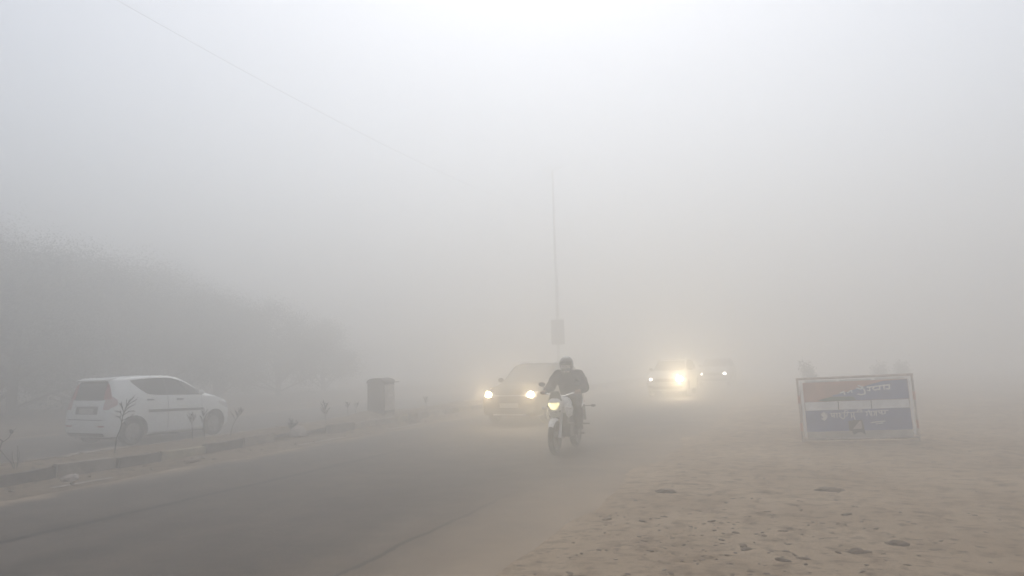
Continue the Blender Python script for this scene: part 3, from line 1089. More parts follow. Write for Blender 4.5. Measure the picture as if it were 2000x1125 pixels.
for sx in (1, -1):
    low = smooth_line([(.60, 1.405), (.70, 1.30), (.82, 1.19), (.98, 1.095), (1.2, 1.065), (1.9, 1.035), (2.35, 1.02), (2.56, 1.035)], 30)
    upp = smooth_line([(.60, 1.412), (.75, 1.425), (1.0, 1.44), (1.3, 1.447), (1.6, 1.435), (1.85, 1.39), (2.1, 1.295), (2.35, 1.16), (2.56, 1.045)], 30)
    c.skin('side_window', low, upp, 'X', sx, M['glass'], .004, 26, 8)
    c.skin('door_pillar', [(1.44, 1.05), (1.49, 1.05)], [(1.44, 1.445), (1.49, 1.44)], 'X', sx, M['black_plastic'], .008, 2, 8)
    c.skin('side_moulding', [(.96, .69), (2.44, .645)], [(.96, .75), (2.44, .70)], 'X', sx, M['grey_trim'], .016, 14, 2)
    for y0, z0 in ((.92, .965), (1.70, .935)):
        c.skin('door_handle', [(y0, z0 - .014), (y0 + .17, z0 - .02)], [(y0, z0 + .018), (y0 + .17, z0 + .012)], 'X', sx, M['grey_trim'], .02, 4, 2)
    c.skin('door_seam', [(1.46, .30), (1.468, .30)], [(1.46, 1.04), (1.468, 1.04)], 'X', sx, M['grey_trim'], .0025, 1, 10)
    c.skin('door_seam', [(2.40, .40), (2.408, .40)], [(2.40, 1.0), (2.408, 1.0)], 'X', sx, M['grey_trim'], .0025, 1, 10)
    # tall tail lamp wrapping the rear corner
    c.skin('tail_lamp', [(sx * .50, 1.02), (sx * .60, 1.02), (sx * .70, 1.02)][::sx], [(sx * .50, 1.36), (sx * .56, 1.33), (sx * .70, 1.06)][::sx], 'Y', -1, M['tail_red'], .014, 8, 8)
    c.skin('tail_lamp', [(sx * .565, .80), (sx * .73, .80)][::sx], [(sx * .565, 1.012), (sx * .73, 1.012)][::sx], 'Y', -1, M['tail_pale'], .012, 8, 6)
    c.skin('tail_lamp', [(.08, .83), (.22, .90)], [(.08, 1.16), (.22, 1.0)], 'X', sx, M['tail_pale'], .010, 8, 6)
    c.skin('headlamp', [(2.93, .76), (3.26, .64)], [(2.93, .84), (3.26, .76)], 'X', sx, M['lamp_glass'], .008, 8, 5)
    c.skin('reflector', [(sx * .46, .435), (sx * .66, .435)][::sx], [(sx * .46, .46), (sx * .66, .46)][::sx], 'Y', -1, M['tail_red'], .010, 4, 2)
c.skin('rear_window', [(-.53, 1.0), (.53, 1.0)], [(-.53, 1.33), (-.47, 1.40), (.47, 1.40), (.53, 1.33)], 'Y', -1, M['glass'], .005, 12, 8)
c.skin('windscreen', [(-.60, 1.05), (.60, 1.05)], [(-.60, 1.20), (-.50, 1.42), (.50, 1.42), (.60, 1.20)], 'Y', 1, M['glass'], .005, 14, 10)
c.skin('plate_recess', [(-.34, .70), (.34, .70)], [(-.38, .86), (.38, .86)], 'Y', -1, M['grey_trim'], .003, 8, 4)
c.skin('number_plate', [(-.24, .715), (.24, .715)], [(-.24, .83), (.24, .83)], 'Y', -1, M['plate'], .012, 6, 4)
c.skin('tailgate_trim', [(-.40, .862), (.40, .862)], [(-.40, .885), (.40, .885)], 'Y', -1, M['silver'], .022, 8, 2)
c.skin('bumper_gap', [(-.60, .575), (.60, .575)], [(-.60, .59), (.60, .59)], 'Y', -1, M['black_plastic'], .004, 12, 1)
c.skin('bumper_lip', [(-.62, .23), (.62, .23)], [(-.62, .30), (.62, .30)], 'Y', -1, M['grey_trim'], .010, 12, 2)
bm = bmesh.new()
add_prism(bm, [(.10, 1.435), (.30, 1.485), (.42, 1.49), (.34, 1.46), (.13, 1.418)], -.52, .52, 'YZ')
link_bm('roof_spoiler', bm, M['white_paint'], wc, bevel=.006)
c.mirrors(2.36, 1.02, .78, M['white_paint'])
bm = bmesh.new()
add_tube(bm, [(-.3, .0, .2), (-.3, .3, .21), (-.3, .7, .22)], .03, 8)
link_bm('exhaust_pipe', bm, M['engine'], wc)
bm = bmesh.new()
add_box(bm, (0, 1.7, .20), (1.20, 2.9, .10))
link_bm('underbody', bm, M['black_plastic'], wc, smooth=False)

# ------------------------------------------------------------------ oncoming cars
def oncoming(label, loc, rz, paint, lamp_left, lamp_right, e_left, e_right, col, fog_lamp=None, lh=.76):
    r = thing('oncoming_car', label, 'car', loc, rz, 'cars approaching with headlamps on')
    bpy.context.view_layer.update()
    sp = dict(L=3.75, W=.83, wr=.30, arch=.36, axles=(.65, 3.02), tw=.18,
              zb=[(0, .36), (.05, .26), (.3, .22), (3.3, .21), (3.65, .22), (3.72, .25), (3.75, .30)],
              zs=[(0, .6), (.03, .78), (.08, .92), (.15, 1.02), (.3, 1.06), (1.5, 1.02), (2.4, .98), (2.8, .945), (3.2, .90), (3.5, .845), (3.66, .76), (3.72, .66), (3.75, .55)],
              zt=[(0, .62), (.03, .84), (.08, 1.05), (.15, 1.25), (.25, 1.42), (.4, 1.485), (1.0, 1.52), (1.6, 1.525), (1.95, 1.49), (2.3, 1.30), (2.6, 1.11), (2.78, 1.01), (2.95, .985), (3.25, .945), (3.5, .88), (3.66, .79), (3.72, .68), (3.75, .57)],
              wm=[(0, .72), (.1, .79), (.4, .825), (1.0, .83), (3.0, .83), (3.4, .815), (3.6, .78), (3.7, .74), (3.75, .70)],
              wt=[(0, .6), (.3, .60), (1.0, .60), (1.9, .585), (2.4, .62), (2.78, .68), (3.2, .68), (3.6, .64), (3.75, .60)])
    k = Car(r, sp, paint)
    k.wheels()
    k.skin('windscreen', [(-.66, 1.045), (.66, 1.045)], [(-.66, 1.10), (-.55, 1.44), (.55, 1.44), (.66, 1.10)], 'Y', 1, M['wind_glass'], .005, 14, 10)
    for sx in (1, -1):
        low = smooth_line([(.45, 1.20), (.7, 1.09), (1.2, 1.075), (2.2, 1.04), (2.52, 1.035)], 20)
        upp = smooth_line([(.45, 1.40), (.9, 1.46), (1.6, 1.465), (2.0, 1.37), (2.3, 1.22), (2.52, 1.05)], 20)
        k.skin('side_window', low, upp, 'X', sx, M['glass'], .005, 20, 8)
        k.skin('headlamp_lens', [(sx * .42, .70), (sx * .60, .67), (sx * .73, .70)][::sx], [(sx * .42, .77), (sx * .60, .83), (sx * .73, .83)][::sx], 'Y', 1, M['lamp_glass'], .008, 10, 6)
        k.skin('fog_lamp_pocket', [(sx * .50, .33), (sx * .68, .35)][::sx], [(sx * .50, .45), (sx * .68, .46)][::sx], 'Y', 1, M['black_plastic'], .006, 6, 4)
    k.skin('grille', [(-.38, .60), (.38, .60)], [(-.41, .72), (.41, .72)], 'Y', 1, M['black_plastic'], .005, 10, 4)
    k.skin('grille_strip', [(-.42, .715), (.42, .715)], [(-.42, .745), (.42, .745)], 'Y', 1, M['chrome'], .016, 10, 2)
    k.skin('number_plate', [(-.25, .44), (.25, .44)], [(-.25, .55), (.25, .55)], 'Y', 1, M['plate'], .020, 6, 3)
    k.skin('lower_intake', [(-.46, .30), (.46, .30)], [(-.50, .42), (.50, .42)], 'Y', 1, M['black_plastic'], .006, 10, 4)
    k.skin('bumper_strip', [(-.44, .255), (.44, .255)], [(-.42, .285), (.42, .285)], 'Y', 1, M['silver'], .018, 10, 2)
    k.mirrors(2.32, 1.05, .80, M['black_plastic'])
    for sx in (-1, 1):
        bm = bmesh.new()
        add_tube(bm, [(sx * .50, .75, 1.50), (sx * .515, .85, 1.535), (sx * .505, 1.6, 1.545), (sx * .48, 1.85, 1.50)], .014, 7)
        link_bm('roof_rail', bm, M['silver'], r)
    bm = bmesh.new()
    add_box(bm, (0, 1.85, .245), (1.2, 3.1, .1))
    link_bm('underbody', bm, M['black_plastic'], r, smooth=False)
    # lamp reflectors (car's own left is -x when facing +Y)
    for sx, lm, en in ((-1, lamp_left, e_left), (1, lamp_right, e_right)):
        if lm is None:
            continue
        bm = bmesh.new()
        rad = lm[1]
        add_lathe(bm, [(0, .025), (rad * .6, .02), (rad, 0), (rad * .95, -.03), (0, -.03)], (sx * .585, 3.715, lh), 'Y', 20)
        link_bm('headlamp_bulb', bm, lm[0], r)
        if en:
            sp_ = spot('headlamp_beam', r, (sx * .585, 3.80, lh), (-.25, 1, -.02), en, col, 150, .05)
    if fog_lamp:
        bm = bmesh.new()
        add_lathe(bm, [(0, .02), (.03, .015), (.045, 0), (.04, -.02), (0, -.02)], (fog_lamp * .60, 3.735, .40), 'Y', 16)
        link_bm('fog_lamp', bm, M['lamp_dim'], r)
    return r
WARM = (1.0, .80, .52)
oncoming('dark car with two warm glowing headlamps and silver bumper strip, left of the motorcycle',
         (-7.26, 21.1, 0), R_(180 - 1), M['dark_paint'], (M['lamp_car'], .085), (M['lamp_car'], .085), 34, 34, (1.0, .74, .42))
oncoming('car hidden in the fog with one dazzling headlamp, right of the motorcyclist',
         (-5.92, 34.2, 0), R_(180), M['grey_paint'], (M['lamp_far'], .13), (M['lamp_dim'], .06), 330, 0, WARM, fog_lamp=1, lh=.70)
oncoming('farthest car in the fog with two small white lamps, right of the dazzling headlamp',
         (-5.25, 43.7, 0), R_(180), M['grey_paint'], (M['lamp_dim'], .10), (M['lamp_dim'], .05), 0, 0, WARM, lh=.66)

# ------------------------------------------------------------------ motorcycle
mb = thing('motorcycle', 'white motorcycle with lit headlamp ridden towards the camera', 'motorcycle', (-4.28, 13.28, 0), R_(180 + 2))
def lathe_wheel(parent, name, y, r, w, spokes):
    e = bpy.data.objects.new(name, None)
    C.objects.link(e)
    e.parent = parent
    e.location = (0, y, r)
    bm = bmesh.new()
    h = w / 2
    add_lathe(bm, [(r - .085, -h * .6), (r - .06, -h), (r - .02, -h * .8), (r, -h * .25), (r, h * .25), (r - .02, h * .8), (r - .06, h), (r - .085, h * .6)], (0, 0, 0), 'X', 40, closed=True)
    link_bm('tyre', bm, M['rubber'], e)
    bm = bmesh.new()
    add_lathe(bm, [(r - .083, -h * .62), (r - .10, -h * .4), (r - .10, h * .4), (r - .083, h * .62)], (0, 0, 0), 'X', 40)
    for k in range(spokes):
        a = 2 * math.pi * k / spokes
        rot = Matrix.Rotation(a, 3, 'X')
        add_box(bm, rot @ Vector((0, 0, (r - .09) / 2 + .01)), (.03, .035, r - .10), rot)
    add_lathe(bm, [(0, -.06), (.05, -.06), (.05, .06), (0, .06)], (0, 0, 0), 'X', 18)
    link_bm('rim', bm, M['engine'], e)
    bm = bmesh.new()
    add_lathe(bm, [(.11, .052), (.11, .058), (.05, .058), (.05, .052)], (0, 0, 0), 'X', 30, closed=True)
    link_bm('brake_disc', bm, M['rim'], e)
lathe_wheel(mb, 'front_wheel', 1.28, .295, .095, 6)
lathe_wheel(mb, 'rear_wheel', 0, .295, .11, 6)
for sx in (-1, 1):
    bm = bmesh.new()
    add_tube(bm, [(sx * .085, 1.285, .29), (sx * .085, 1.20, .52), (sx * .085, 1.05, .86)], [.026, .024, .018], 10)
    link_bm('fork_leg', bm, M['silver'], mb)
bm = bmesh.new()                                        # front fender: an arched shell
rings = []
for i in range(15):
    a = R_(38 + 95 * i / 14)
    cy, cz = 1.28 + math.cos(a) * .325, .295 + math.sin(a) * .325
    tw = .07 * (1 - .35 * abs(i - 7) / 7)
    ring = []
    for j in range(7):
        b = -1 + 2 * j / 6
        dr = -.035 * b * b
        ring.append((bm.verts.new((b * tw, cy + math.cos(a) * dr, cz + math.sin(a) * dr)),
                     bm.verts.new((b * tw * .95, cy + math.cos(a) * (dr - .006), cz + math.sin(a) * (dr - .006)))))
    rings.append(ring)
for r0, r1 in zip(rings, rings[1:]):
    for j in range(6):
        bm.faces.new((r0[j][0], r0[j + 1][0], r1[j + 1][0], r1[j][0]))
        bm.faces.new((r0[j][1], r1[j][1], r1[j + 1][1], r0[j + 1][1]))
link_bm('front_fender', bm, M['bike_white'], mb)
# headlamp cowl
bm = bmesh.new()
rings = []
for y, w, z0, z1 in ((1.02, .10, .76, 1.0), (1.10, .125, .725, 1.01), (1.18, .128, .715, .975), (1.25, .112, .72, .94), (1.29, .088, .74, .895)):
    ring = []
    for k in range(16):
        a = 2 * math.pi * k / 16
        cx, cz = math.cos(a), math.sin(a)
        sg = lambda v, p: math.copysign(abs(v) ** p, v)
        ring.append(bm.verts.new((sg(cx, .7) * w * (1 if cz > -.2 else .86), y, (z0 + z1) / 2 + sg(cz, .7) * (z1 - z0) / 2)))
    rings.append(ring)
for r0, r1 in zip(rings, rings[1:]):
    for k in range(16):
        bm.faces.new((r0[k], r0[(k + 1) % 16], r1[(k + 1) % 16], r1[k]))
bm.faces.new(rings[0])
bm.faces.new(list(reversed(rings[-1])))
link_bm('headlamp_cowl', bm, M['bike_white'], mb)
bm = bmesh.new()
add_prism(bm, [(-.092, .872), (-.097, .85), (-.068, .782), (-.032, .76), (.032, .76), (.068, .782), (.097, .85), (.092, .872), (.04, .86), (-.04, .86)], 1.262, 1.305, 'XZ')
hl = link_bm('headlamp', bm, M['lamp_bike'], mb, bevel=.008)
bm = bmesh.new()
add_prism(bm, [(-.10, .95), (-.125, .90), (-.05, .888), (.05, .888), (.125, .90), (.10, .95), (.06, 1.06), (-.06, 1.06)], 1.16, 1.235, 'XZ')
link_bm('visor', bm, M['black_plastic'], mb, bevel=.01)
spot('headlamp_beam', mb, (0, 1.34, .83), (.1, 1, 0), 5, (1, .85, .5), 120, .04)
# tank with its white shrouds
def loft(name, secs, m, parent, n=16, p=.75):
    bm = bmesh.new()
    rings = []
    for y, w, z0, z1 in secs:
        ring = []
        for k in range(n):
            a = 2 * math.pi * k / n
            cx, cz = math.cos(a), math.sin(a)
            ring.append(bm.verts.new((math.copysign(abs(cx) ** p, cx) * w, y, (z0 + z1) / 2 + math.copysign(abs(cz) ** p, cz) * (z1 - z0) / 2)))
        rings.append(ring)
    for r0, r1 in zip(rings, rings[1:]):
        for k in range(n):
            bm.faces.new((r0[k], r0[(k + 1) % n], r1[(k + 1) % n], r1[k]))
    bm.faces.new(rings[0])
    bm.faces.new(list(reversed(rings[-1])))
    return link_bm(name, bm, m, parent)
loft('fuel_tank', [(.48, .09, .72, .83), (.58, .125, .70, .90), (.72, .155, .69, .95), (.86, .165, .70, .95), (.95, .14, .72, .93), (1.0, .09, .75, .88)], M['bike_white'], mb)
for sx in (-1, 1):
    bm = bmesh.new()
    V = [[bm.verts.new((sx * x, y, z)) for x, y, z in q] for q in
         (((.15, .78, .86), (.17, 1.02, .84), (.15, 1.12, .80)), ((.19, .74, .74), (.215, 1.0, .71), (.16, 1.14, .72)), ((.16, .74, .62), (.17, .96, .60), (.15, 1.03, .64)))]
    W2 = [[bm.verts.new(v.co + Vector((-sx * .012, 0, 0))) for v in q] for q in V]
    for i in range(2):
        for j in range(2):
            bm.faces.new((V[i][j], V[i][j + 1], V[i + 1][j + 1], V[i + 1][j]))
            bm.faces.new((W2[i][j], W2[i + 1][j], W2[i + 1][j + 1], W2[i][j + 1]))
    for a, b in (((0, 0), (0, 1)), ((0, 1), (0, 2)), ((0, 2), (1, 2)), ((1, 2), (2, 2)), ((2, 2), (2, 1)), ((2, 1), (2, 0)), ((2, 0), (1, 0)), ((1, 0), (0, 0))):
        bm.faces.new((V[a[0]][a[1]], W2[a[0]][a[1]], W2[b[0]][b[1]], V[b[0]][b[1]]))
    link_bm('tank_shroud', bm, M['bike_white'], mb)
loft('seat', [(-.30, .08, .80, .86), (-.15, .12, .76, .865), (.15, .135, .74, .84), (.40, .115, .73, .81), (.52, .085, .73, .80)], M['leather'], mb)
loft('tail_fairing', [(-.48, .05, .78, .84), (-.30, .085, .70, .80), (0, .11, .66, .76), (.35, .10, .66, .74)], M['bike_white'], mb)
bm = bmesh.new()
add_tube(bm, [(0, 1.02, .86), (0, .9, .62), (0, .82, .34), (0, .55, .26), (0, .3, .30), (0, .25, .62), (0, .6, .70), (0, .98, .80)], .024, 8)
add_tube(bm, [(.06, .3, .34), (.07, 0, .295)], .025, 8)
add_tube(bm, [(-.06, .3, .34), (-.07, 0, .295)], .025, 8)
link_bm('frame', bm, M['black_plastic'], mb)
bm = bmesh.new()
add_box(bm, (0, .55, .36), (.24, .38, .22))
add_lathe(bm, [(0, -.155), (.09, -.15), (.10, -.10), (.10, .10), (.09, .15), (0, .155)], (0, .47, .34), 'X', 24)
for k in range(6):
    add_box(bm, (0, .68 + .008 * k, .44 + .032 * k), (.19 - .008 * k, .17, .014))
add_tube(bm, [(0, .66, .42), (0, .72, .64)], .06, 12)
link_bm('engine', bm, M['engine'], mb, smooth=False)
bm = bmesh.new()
add_tube(bm, [(.03, .80, .50), (.05, .93, .36), (.10, .80, .20), (.13, .40, .20), (.14, .15, .24), (.15, -.15, .32), (.155, -.40, .40)], [.02, .02, .022, .024, .05, .055, .045], 12)
link_bm('exhaust_pipe', bm, M['chrome'], mb)
bm = bmesh.new()
add_tube(bm, [(-.36, .84, 1.02), (-.22, .94, 1.01), (-.10, 1.02, .97), (.10, 1.02, .97), (.22, .94, 1.01), (.36, .84, 1.02)], .012, 8)
hb = link_bm('handlebar', bm, M['chrome'], mb)
for sx in (-1, 1):
    bm = bmesh.new()
    add_tube(bm, [(sx * .26, .912, 1.016), (sx * .375, .832, 1.022)], .018, 10)
    link_bm('grip', bm, M['rubber'], hb)
    bm = bmesh.new()
    add_tube(bm, [(sx * .24, .92, 1.02), (sx * .27, .94, 1.09), (sx * .30, .93, 1.15)], .006, 6)
    bmesh.ops.create_uvsphere(bm, u_segments=14, v_segments=8, radius=1, matrix=Matrix.Translation((sx * .32, .93, 1.175)) @ Matrix.Diagonal((.065, .02, .04, 1)))
    link_bm('mirror', bm, M['black_plastic'], hb)
    bm = bmesh.new()
    add_tube(bm, [(sx * .10, 1.10, .78), (sx * .20, 1.11, .78)], .008, 6)
    bmesh.ops.create_uvsphere(bm, u_segments=12, v_segments=8, radius=1, matrix=Matrix.Translation((sx * .23, 1.12, .78)) @ Matrix.Diagonal((.045, .03, .024, 1)))
    link_bm('indicator', bm, M['lamp_glass'], mb)
    bm = bmesh.new()
    add_tube(bm, [(sx * .08, -.40, .72), (sx * .22, -.40, .72)], .008, 6)
    bmesh.ops.create_uvsphere(bm, u_segments=12, v_segments=8, radius=1, matrix=Matrix.Translation((sx * .25, -.40, .72)) @ Matrix.Diagonal((.05, .03, .026, 1)))
    link_bm('indicator', bm, M['black_plastic'], mb)
    bm = bmesh.new()
    add_tube(bm, [(sx * .12, .48, .30), (sx * .30, .48, .29)], .016, 8)
    link_bm('footpeg', bm, M['rubber'], mb)
    bm = bmesh.new()
    add_tube(bm, [(sx * .10, .05, .42), (sx * .29, .05, .42)], .014, 8)
    link_bm('pillion_peg', bm, M['rubber'], mb)
    bm = bmesh.new()
    add_tube(bm, [(sx * .10, .02, .33), (sx * .11, -.08, .52), (sx * .11, -.16, .70)], [.028, .034, .024], 10)
    link_bm('shock_absorber', bm, M['engine'], mb)
bm = bmesh.new()
add_prism(bm, [(-.30, .74), (-.48, .74), (-.56, .45), (-.53, .44), (-.44, .64), (-.30, .68)], -.07, .07, 'YZ')
link_bm('rear_fender', bm, M['black_plastic'], mb, bevel=.006)
bm = bmesh.new()
add_box(bm, (0, -.50, .80), (.10, .03, .05))
link_bm('tail_lamp', bm, M['tail_red'], mb, smooth=False, bevel=.006)
bm = bmesh.new()
add_box(bm, (0, 1.205, .665), (.20, .015, .09))
link_bm('number_plate', bm, M['plate'], mb, smooth=False, bevel=.004)

# ------------------------------------------------------------------ rider
rider = thing('person', 'rider in dark jacket and helmet with a pale scarf, sitting on the motorcycle', 'person', (-4.28, 13.28, 0), R_(180 + 2))
def skin_mesh(name, nodes, edges, m, parent, sub=2, rootv=0):
    me = bpy.data.meshes.new(name)
    me.from_pydata([n[0] for n in nodes], edges, [])
    o = bpy.data.objects.new(name, me)
    C.objects.link(o)
    md = o.modifiers.new('skin', 'SKIN')
    md.use_smooth_shade = True
    for i, n in enumerate(nodes):
        r = n[1]
        me.skin_vertices[0].data[i].radius = (r, r) if not hasattr(r, '__len__') else r
    me.skin_vertices[0].data[rootv].use_root = True
    s2 = o.modifiers.new('sub', 'SUBSURF')
    s2.levels = sub
    s2.render_levels = sub
    bpy.context.view_layer.update()
    apply_mods(o)
    o.data.materials.append(m)
    for p in o.data.polygons:
        p.use_smooth = True
    o.parent = parent
    return o
HIP, WAI, CHE, NEC, HEA = (0, .20, .87), (0, .24, 1.03), (0, .32, 1.22), (0, .385, 1.375), (0, .43, 1.50)
def limbs(sx):
    return dict(sh=(sx * .195, .34, 1.33), el=(sx * .325, .45, 1.09), wr=(sx * .315, .79, 1.045), palm=(sx * .318, .852, 1.04),
                hp=(sx * .095, .24, .85), kn=(sx * .235, .70, .76), an=(sx * .21, .46, .37), toe=(sx * .215, .66, .315))
nodes = [(HIP, .115), (WAI, .11), (CHE, .125), (NEC, .055), (HEA, .095), ((0, .455, 1.60), .08), ((0, .525, 1.49), .022)]
edges = [(0, 1), (1, 2), (2, 3), (3, 4), (4, 5), (4, 6)]
def hand(nodes, edges, iw, sx):
    """palm plus five fingers curled round the grip"""
    d = limbs(sx)
    base = len(nodes)
    nodes.append((d['palm'], .026))
    edges.append((iw, base))
    for k in range(4):
        ox = sx * (-.036 + .024 * k)
        ln = (.9, 1.0, .95, .78)[k]
        px, py, pz = d['palm'][0] + ox, d['palm'][1], d['palm'][2]
        gy = .912 - (abs(px) - .26) / .115 * .08
        pts = [(px, gy - .01, pz + .016), (px, gy + .030 * ln, pz - .004), (px, gy + .024 * ln, pz - .034), (px, gy - .004, pz - .046)]
        last = base
        for p, r in zip(pts, (.0105, .0095, .009, .008)):
            nodes.append((p, r))
            edges.append((last, len(nodes) - 1))
            last = len(nodes) - 1
    tx = d['palm'][0] - sx * .05
    last = base
    for p, r in (((tx, d['palm'][1] + .0, d['palm'][2] - .01), .012), ((tx - sx * .006, d['palm'][1] + .035, d['palm'][2] - .03), .010), ((tx - sx * .004, d['palm'][1] + .062, d['palm'][2] - .04), .0085)):
        nodes.append((p, r))
        edges.append((last, len(nodes) - 1))
        last = len(nodes) - 1
for sx in (-1, 1):
    d = limbs(sx)
    b = len(nodes)
    nodes += [(d['sh'], .06), (d['el'], .042), (d['wr'], .03), (d['hp'], .085), (d['kn'], .06), (d['an'], .042), (d['toe'], .035)]
    edges += [(2, b), (b, b + 1), (b + 1, b + 2), (0, b + 3), (b + 3, b + 4), (b + 4, b + 5), (b + 5, b + 6)]
    hand(nodes, edges, b + 2, sx)
body = skin_mesh('body', nodes, edges, M['skin'], rider, 2)
def fused(name, chains, m, parent, voxel=.014, wrinkle=.010, freq=8):
    """clothing grown as one surface: elliptic chains fused by a voxel remesh"""
    bm = bmesh.new()
    for ch in chains:
        n = 18
        pts = [Vector(c[0]) for c in ch]
        steps = []
        for i in range(len(ch) - 1):
            for q in range(4):
                t = q / 4
                ra, rb = ch[i][1], ch[i + 1][1]
                steps.append((pts[i].lerp(pts[i + 1], t), (ra[0] + (rb[0] - ra[0]) * t, ra[1] + (rb[1] - ra[1]) * t)))
        steps.append((pts[-1], ch[-1][1]))
        rings = []
        for i, (p, r) in enumerate(steps):
            a = steps[max(0, i - 1)][0]
            b = steps[min(len(steps) - 1, i + 1)][0]
            t = (b - a).normalized()
            u = Vector((1, 0, 0)) - t * t.x
            u = u.normalized() if u.length > .2 else (Vector((0, 1, 0)) - t * t.y).normalized()
            w = t.cross(u)
            rings.append([bm.verts.new(p + u * math.cos(2 * math.pi * k / n) * r[0] + w * math.sin(2 * math.pi * k / n) * r[1]) for k in range(n)])
        for r0, r1 in zip(rings, rings[1:]):
            for k in range(n):
                bm.faces.new((r0[k], r0[(k + 1) % n], r1[(k + 1) % n], r1[k]))
        bm.faces.new(list(reversed(rings[0])))
        bm.faces.new(rings[-1])
        for c in ch[1:-1]:
            rr = min(c[1])
            bmesh.ops.create_uvsphere(bm, u_segments=14, v_segments=10, radius=rr, matrix=Matrix.Translation(c[0]))
    o = link_bm(name, bm, m, parent)
    md = o.modifiers.new('remesh', 'REMESH')
    md.mode = 'VOXEL'
    md.voxel_size = voxel
    sm = o.modifiers.new('smooth', 'SMOOTH')
    sm.factor = .5
    sm.iterations = 6
    bpy.context.view_layer.update()
    apply_mods(o)
    for v in o.data.vertices:
        v.co += v.normal * (wrinkle * noise.noise(v.co * freq) + wrinkle * .6 * noise.noise(v.co * freq * 2.3))
    for p in o.data.polygons:
        p.use_smooth = True
    return o
jch = [[((0, .17, .82), (.20, .16)), ((0, .20, .92), (.20, .16)), ((0, .24, 1.05), (.205, .155)), ((0, .30, 1.20), (.225, .155)), ((0, .34, 1.29), (.205, .13)), ((0, .365, 1.35), (.13, .10)), ((0, .39, 1.42), (.078, .075))]]
for sx in (-1, 1):
    d = limbs(sx)
    sh, el, wr = Vector(d['sh']), Vector(d['el']), Vector(d['wr'])
    jch.append([((sx * .05, .35, 1.335), (.085, .075)), (tuple(sh + Vector((0, 0, -.012))), (.105, .10)), (tuple(sh.lerp(el, .5) + Vector((sx * .012, 0, 0))), (.096, .096)),
                (tuple(el), (.088, .09)), (tuple(el.lerp(wr, .5)), (.072, .074)), (tuple(el.lerp(wr, .93)), (.046, .046))])
fused('jacket', jch, M['jacket'], rider)
tch = []
for sx in (-1, 1):
    d = limbs(sx)
    hp, kn, an = Vector(d['hp']), Vector(d['kn']), Vector(d['an'])
    tch.append([((sx * .02, .14, .87), (.13, .12)), (tuple(hp), (.118, .115)), (tuple(hp.lerp(kn, .55)), (.10, .10)), (tuple(kn), (.082, .084)), (tuple(kn.lerp(an, .45)), (.078, .082)), (tuple(kn.lerp(an, 1.0)), (.064, .066))])
fused('trousers', tch, M['trousers'], rider)
for sx in (-1, 1):
    d = limbs(sx)
    an, to = Vector(d['an']), Vector(d['toe'])
    skin_mesh('shoe', [(tuple(an + Vector((0, -.035, -.015))), .056), (tuple(an + Vector((0, .02, .02))), .052), (tuple(an.lerp(to, .55) + Vector((0, 0, -.005))), .048), (tuple(to + Vector((0, .04, 0))), .036)],
              [(0, 1), (1, 2), (2, 3)], M['leather'], rider, 2)
# helmet shell with a face opening, visor and scarf
hc = Vector((0, .445, 1.515))
def shell(name, m, keep, r, off=0, th=.022):
    bm = bmesh.new()
    bmesh.ops.create_uvsphere(bm, u_segments=40, v_segments=28, radius=1)
    dele = [f for f in bm.faces if not keep(f.calc_center_median())]
    bmesh.ops.delete(bm, geom=dele, context='FACES')
    for v in bm.verts:
        v.co = Vector((v.co.x * r[0], v.co.y * r[1], v.co.z * r[2])) + hc
    o = link_bm(name, bm, m, rider)
    md = o.modifiers.new('thick', 'SOLIDIFY')
    md.thickness = th
    md.offset = -1
    return o
def face_open(c):
    return c.y > .35 and -.52 < c.z < .28 and abs(c.x) < .80
hl_ = shell('helmet', M['helmet'], lambda c: not face_open(c) and c.z > -.86, (.128, .152, .148))
vs = shell('visor', M['glass'], lambda c: c.y > .33 and -.12 < c.z < .31 and abs(c.x) < .83, (.131, .156, .150), th=.004)
vs.parent = hl_
sc_ = shell('scarf', M['scarf'], lambda c: c.y > -.9 and -.92 < c.z < -.16, (.104, .134, .165), th=.012)

# ------------------------------------------------------------------ barrier board
sg = thing('barrier_board', 'blue and orange barrier board in a pale pipe frame standing on the sand', 'barrier sign', (.545, 14.26, .03), R_(8.4))
sg.rotation_euler = (R_(-4), R_(-1.3), R_(8.4))
bw = 1.86
h = 1.13
for sx in (-1, 1):
    bm = bmesh.new()
    add_tube(bm, [(sx * bw / 2, 0, -.06), (sx * bw / 2, 0, h)], .019, 10)
    p = link_bm('post', bm, M['sign_frame'], sg)
    for z0 in (.22, .70):
        bm = bmesh.new()
        add_lathe(bm, [(.0205, z0), (.0215, z0 + .01), (.0215, z0 + .13), (.0205, z0 + .14)], (sx * bw / 2, 0, 0), 'Z', 12)
        link_bm('red_band', bm, M['red_band'], p)
    bm = bmesh.new()
    add_tube(bm, [(sx * (bw / 2 - .06), .03, h - .06), (sx * (bw / 2 - .04), .48, -.05)], .018, 8)
    link_bm('rear_strut', bm, M['sign_frame'], sg)
    bm = bmesh.new()
    add_box(bm, (sx * (bw / 2 - .055), -.004, .60), (.036, .012, .96))
    link_bm('inner_upright', bm, M['sign_white'], sg, smooth=False, bevel=.003)
bm = bmesh.new()
add_tube(bm, [(-bw / 2 - .02, 0, h), (bw / 2 + .02, 0, h)], .022, 10)
link_bm('top_rail', bm, M['sign_frame'], sg)
bm = bmesh.new()
add_tube(bm, [(-bw / 2, 0, .07), (bw / 2, 0, .07)], .02, 10)
link_bm('bottom_rail', bm, M['sign_frame'], sg)
x0, x1 = -bw / 2 + .085, bw / 2 - .085
for k, (xa, xb) in enumerate(((-.80, -.28), (-.24, .28), (.34, .80))):
    bm = bmesh.new()
    add_box(bm, ((xa + xb) / 2, -.012, h - .055), (xb - xa, .016, .028))
    link_bm('light_strip', bm, M['plastic_bag'], sg, smooth=False, bevel=.003)
bm = bmesh.new()
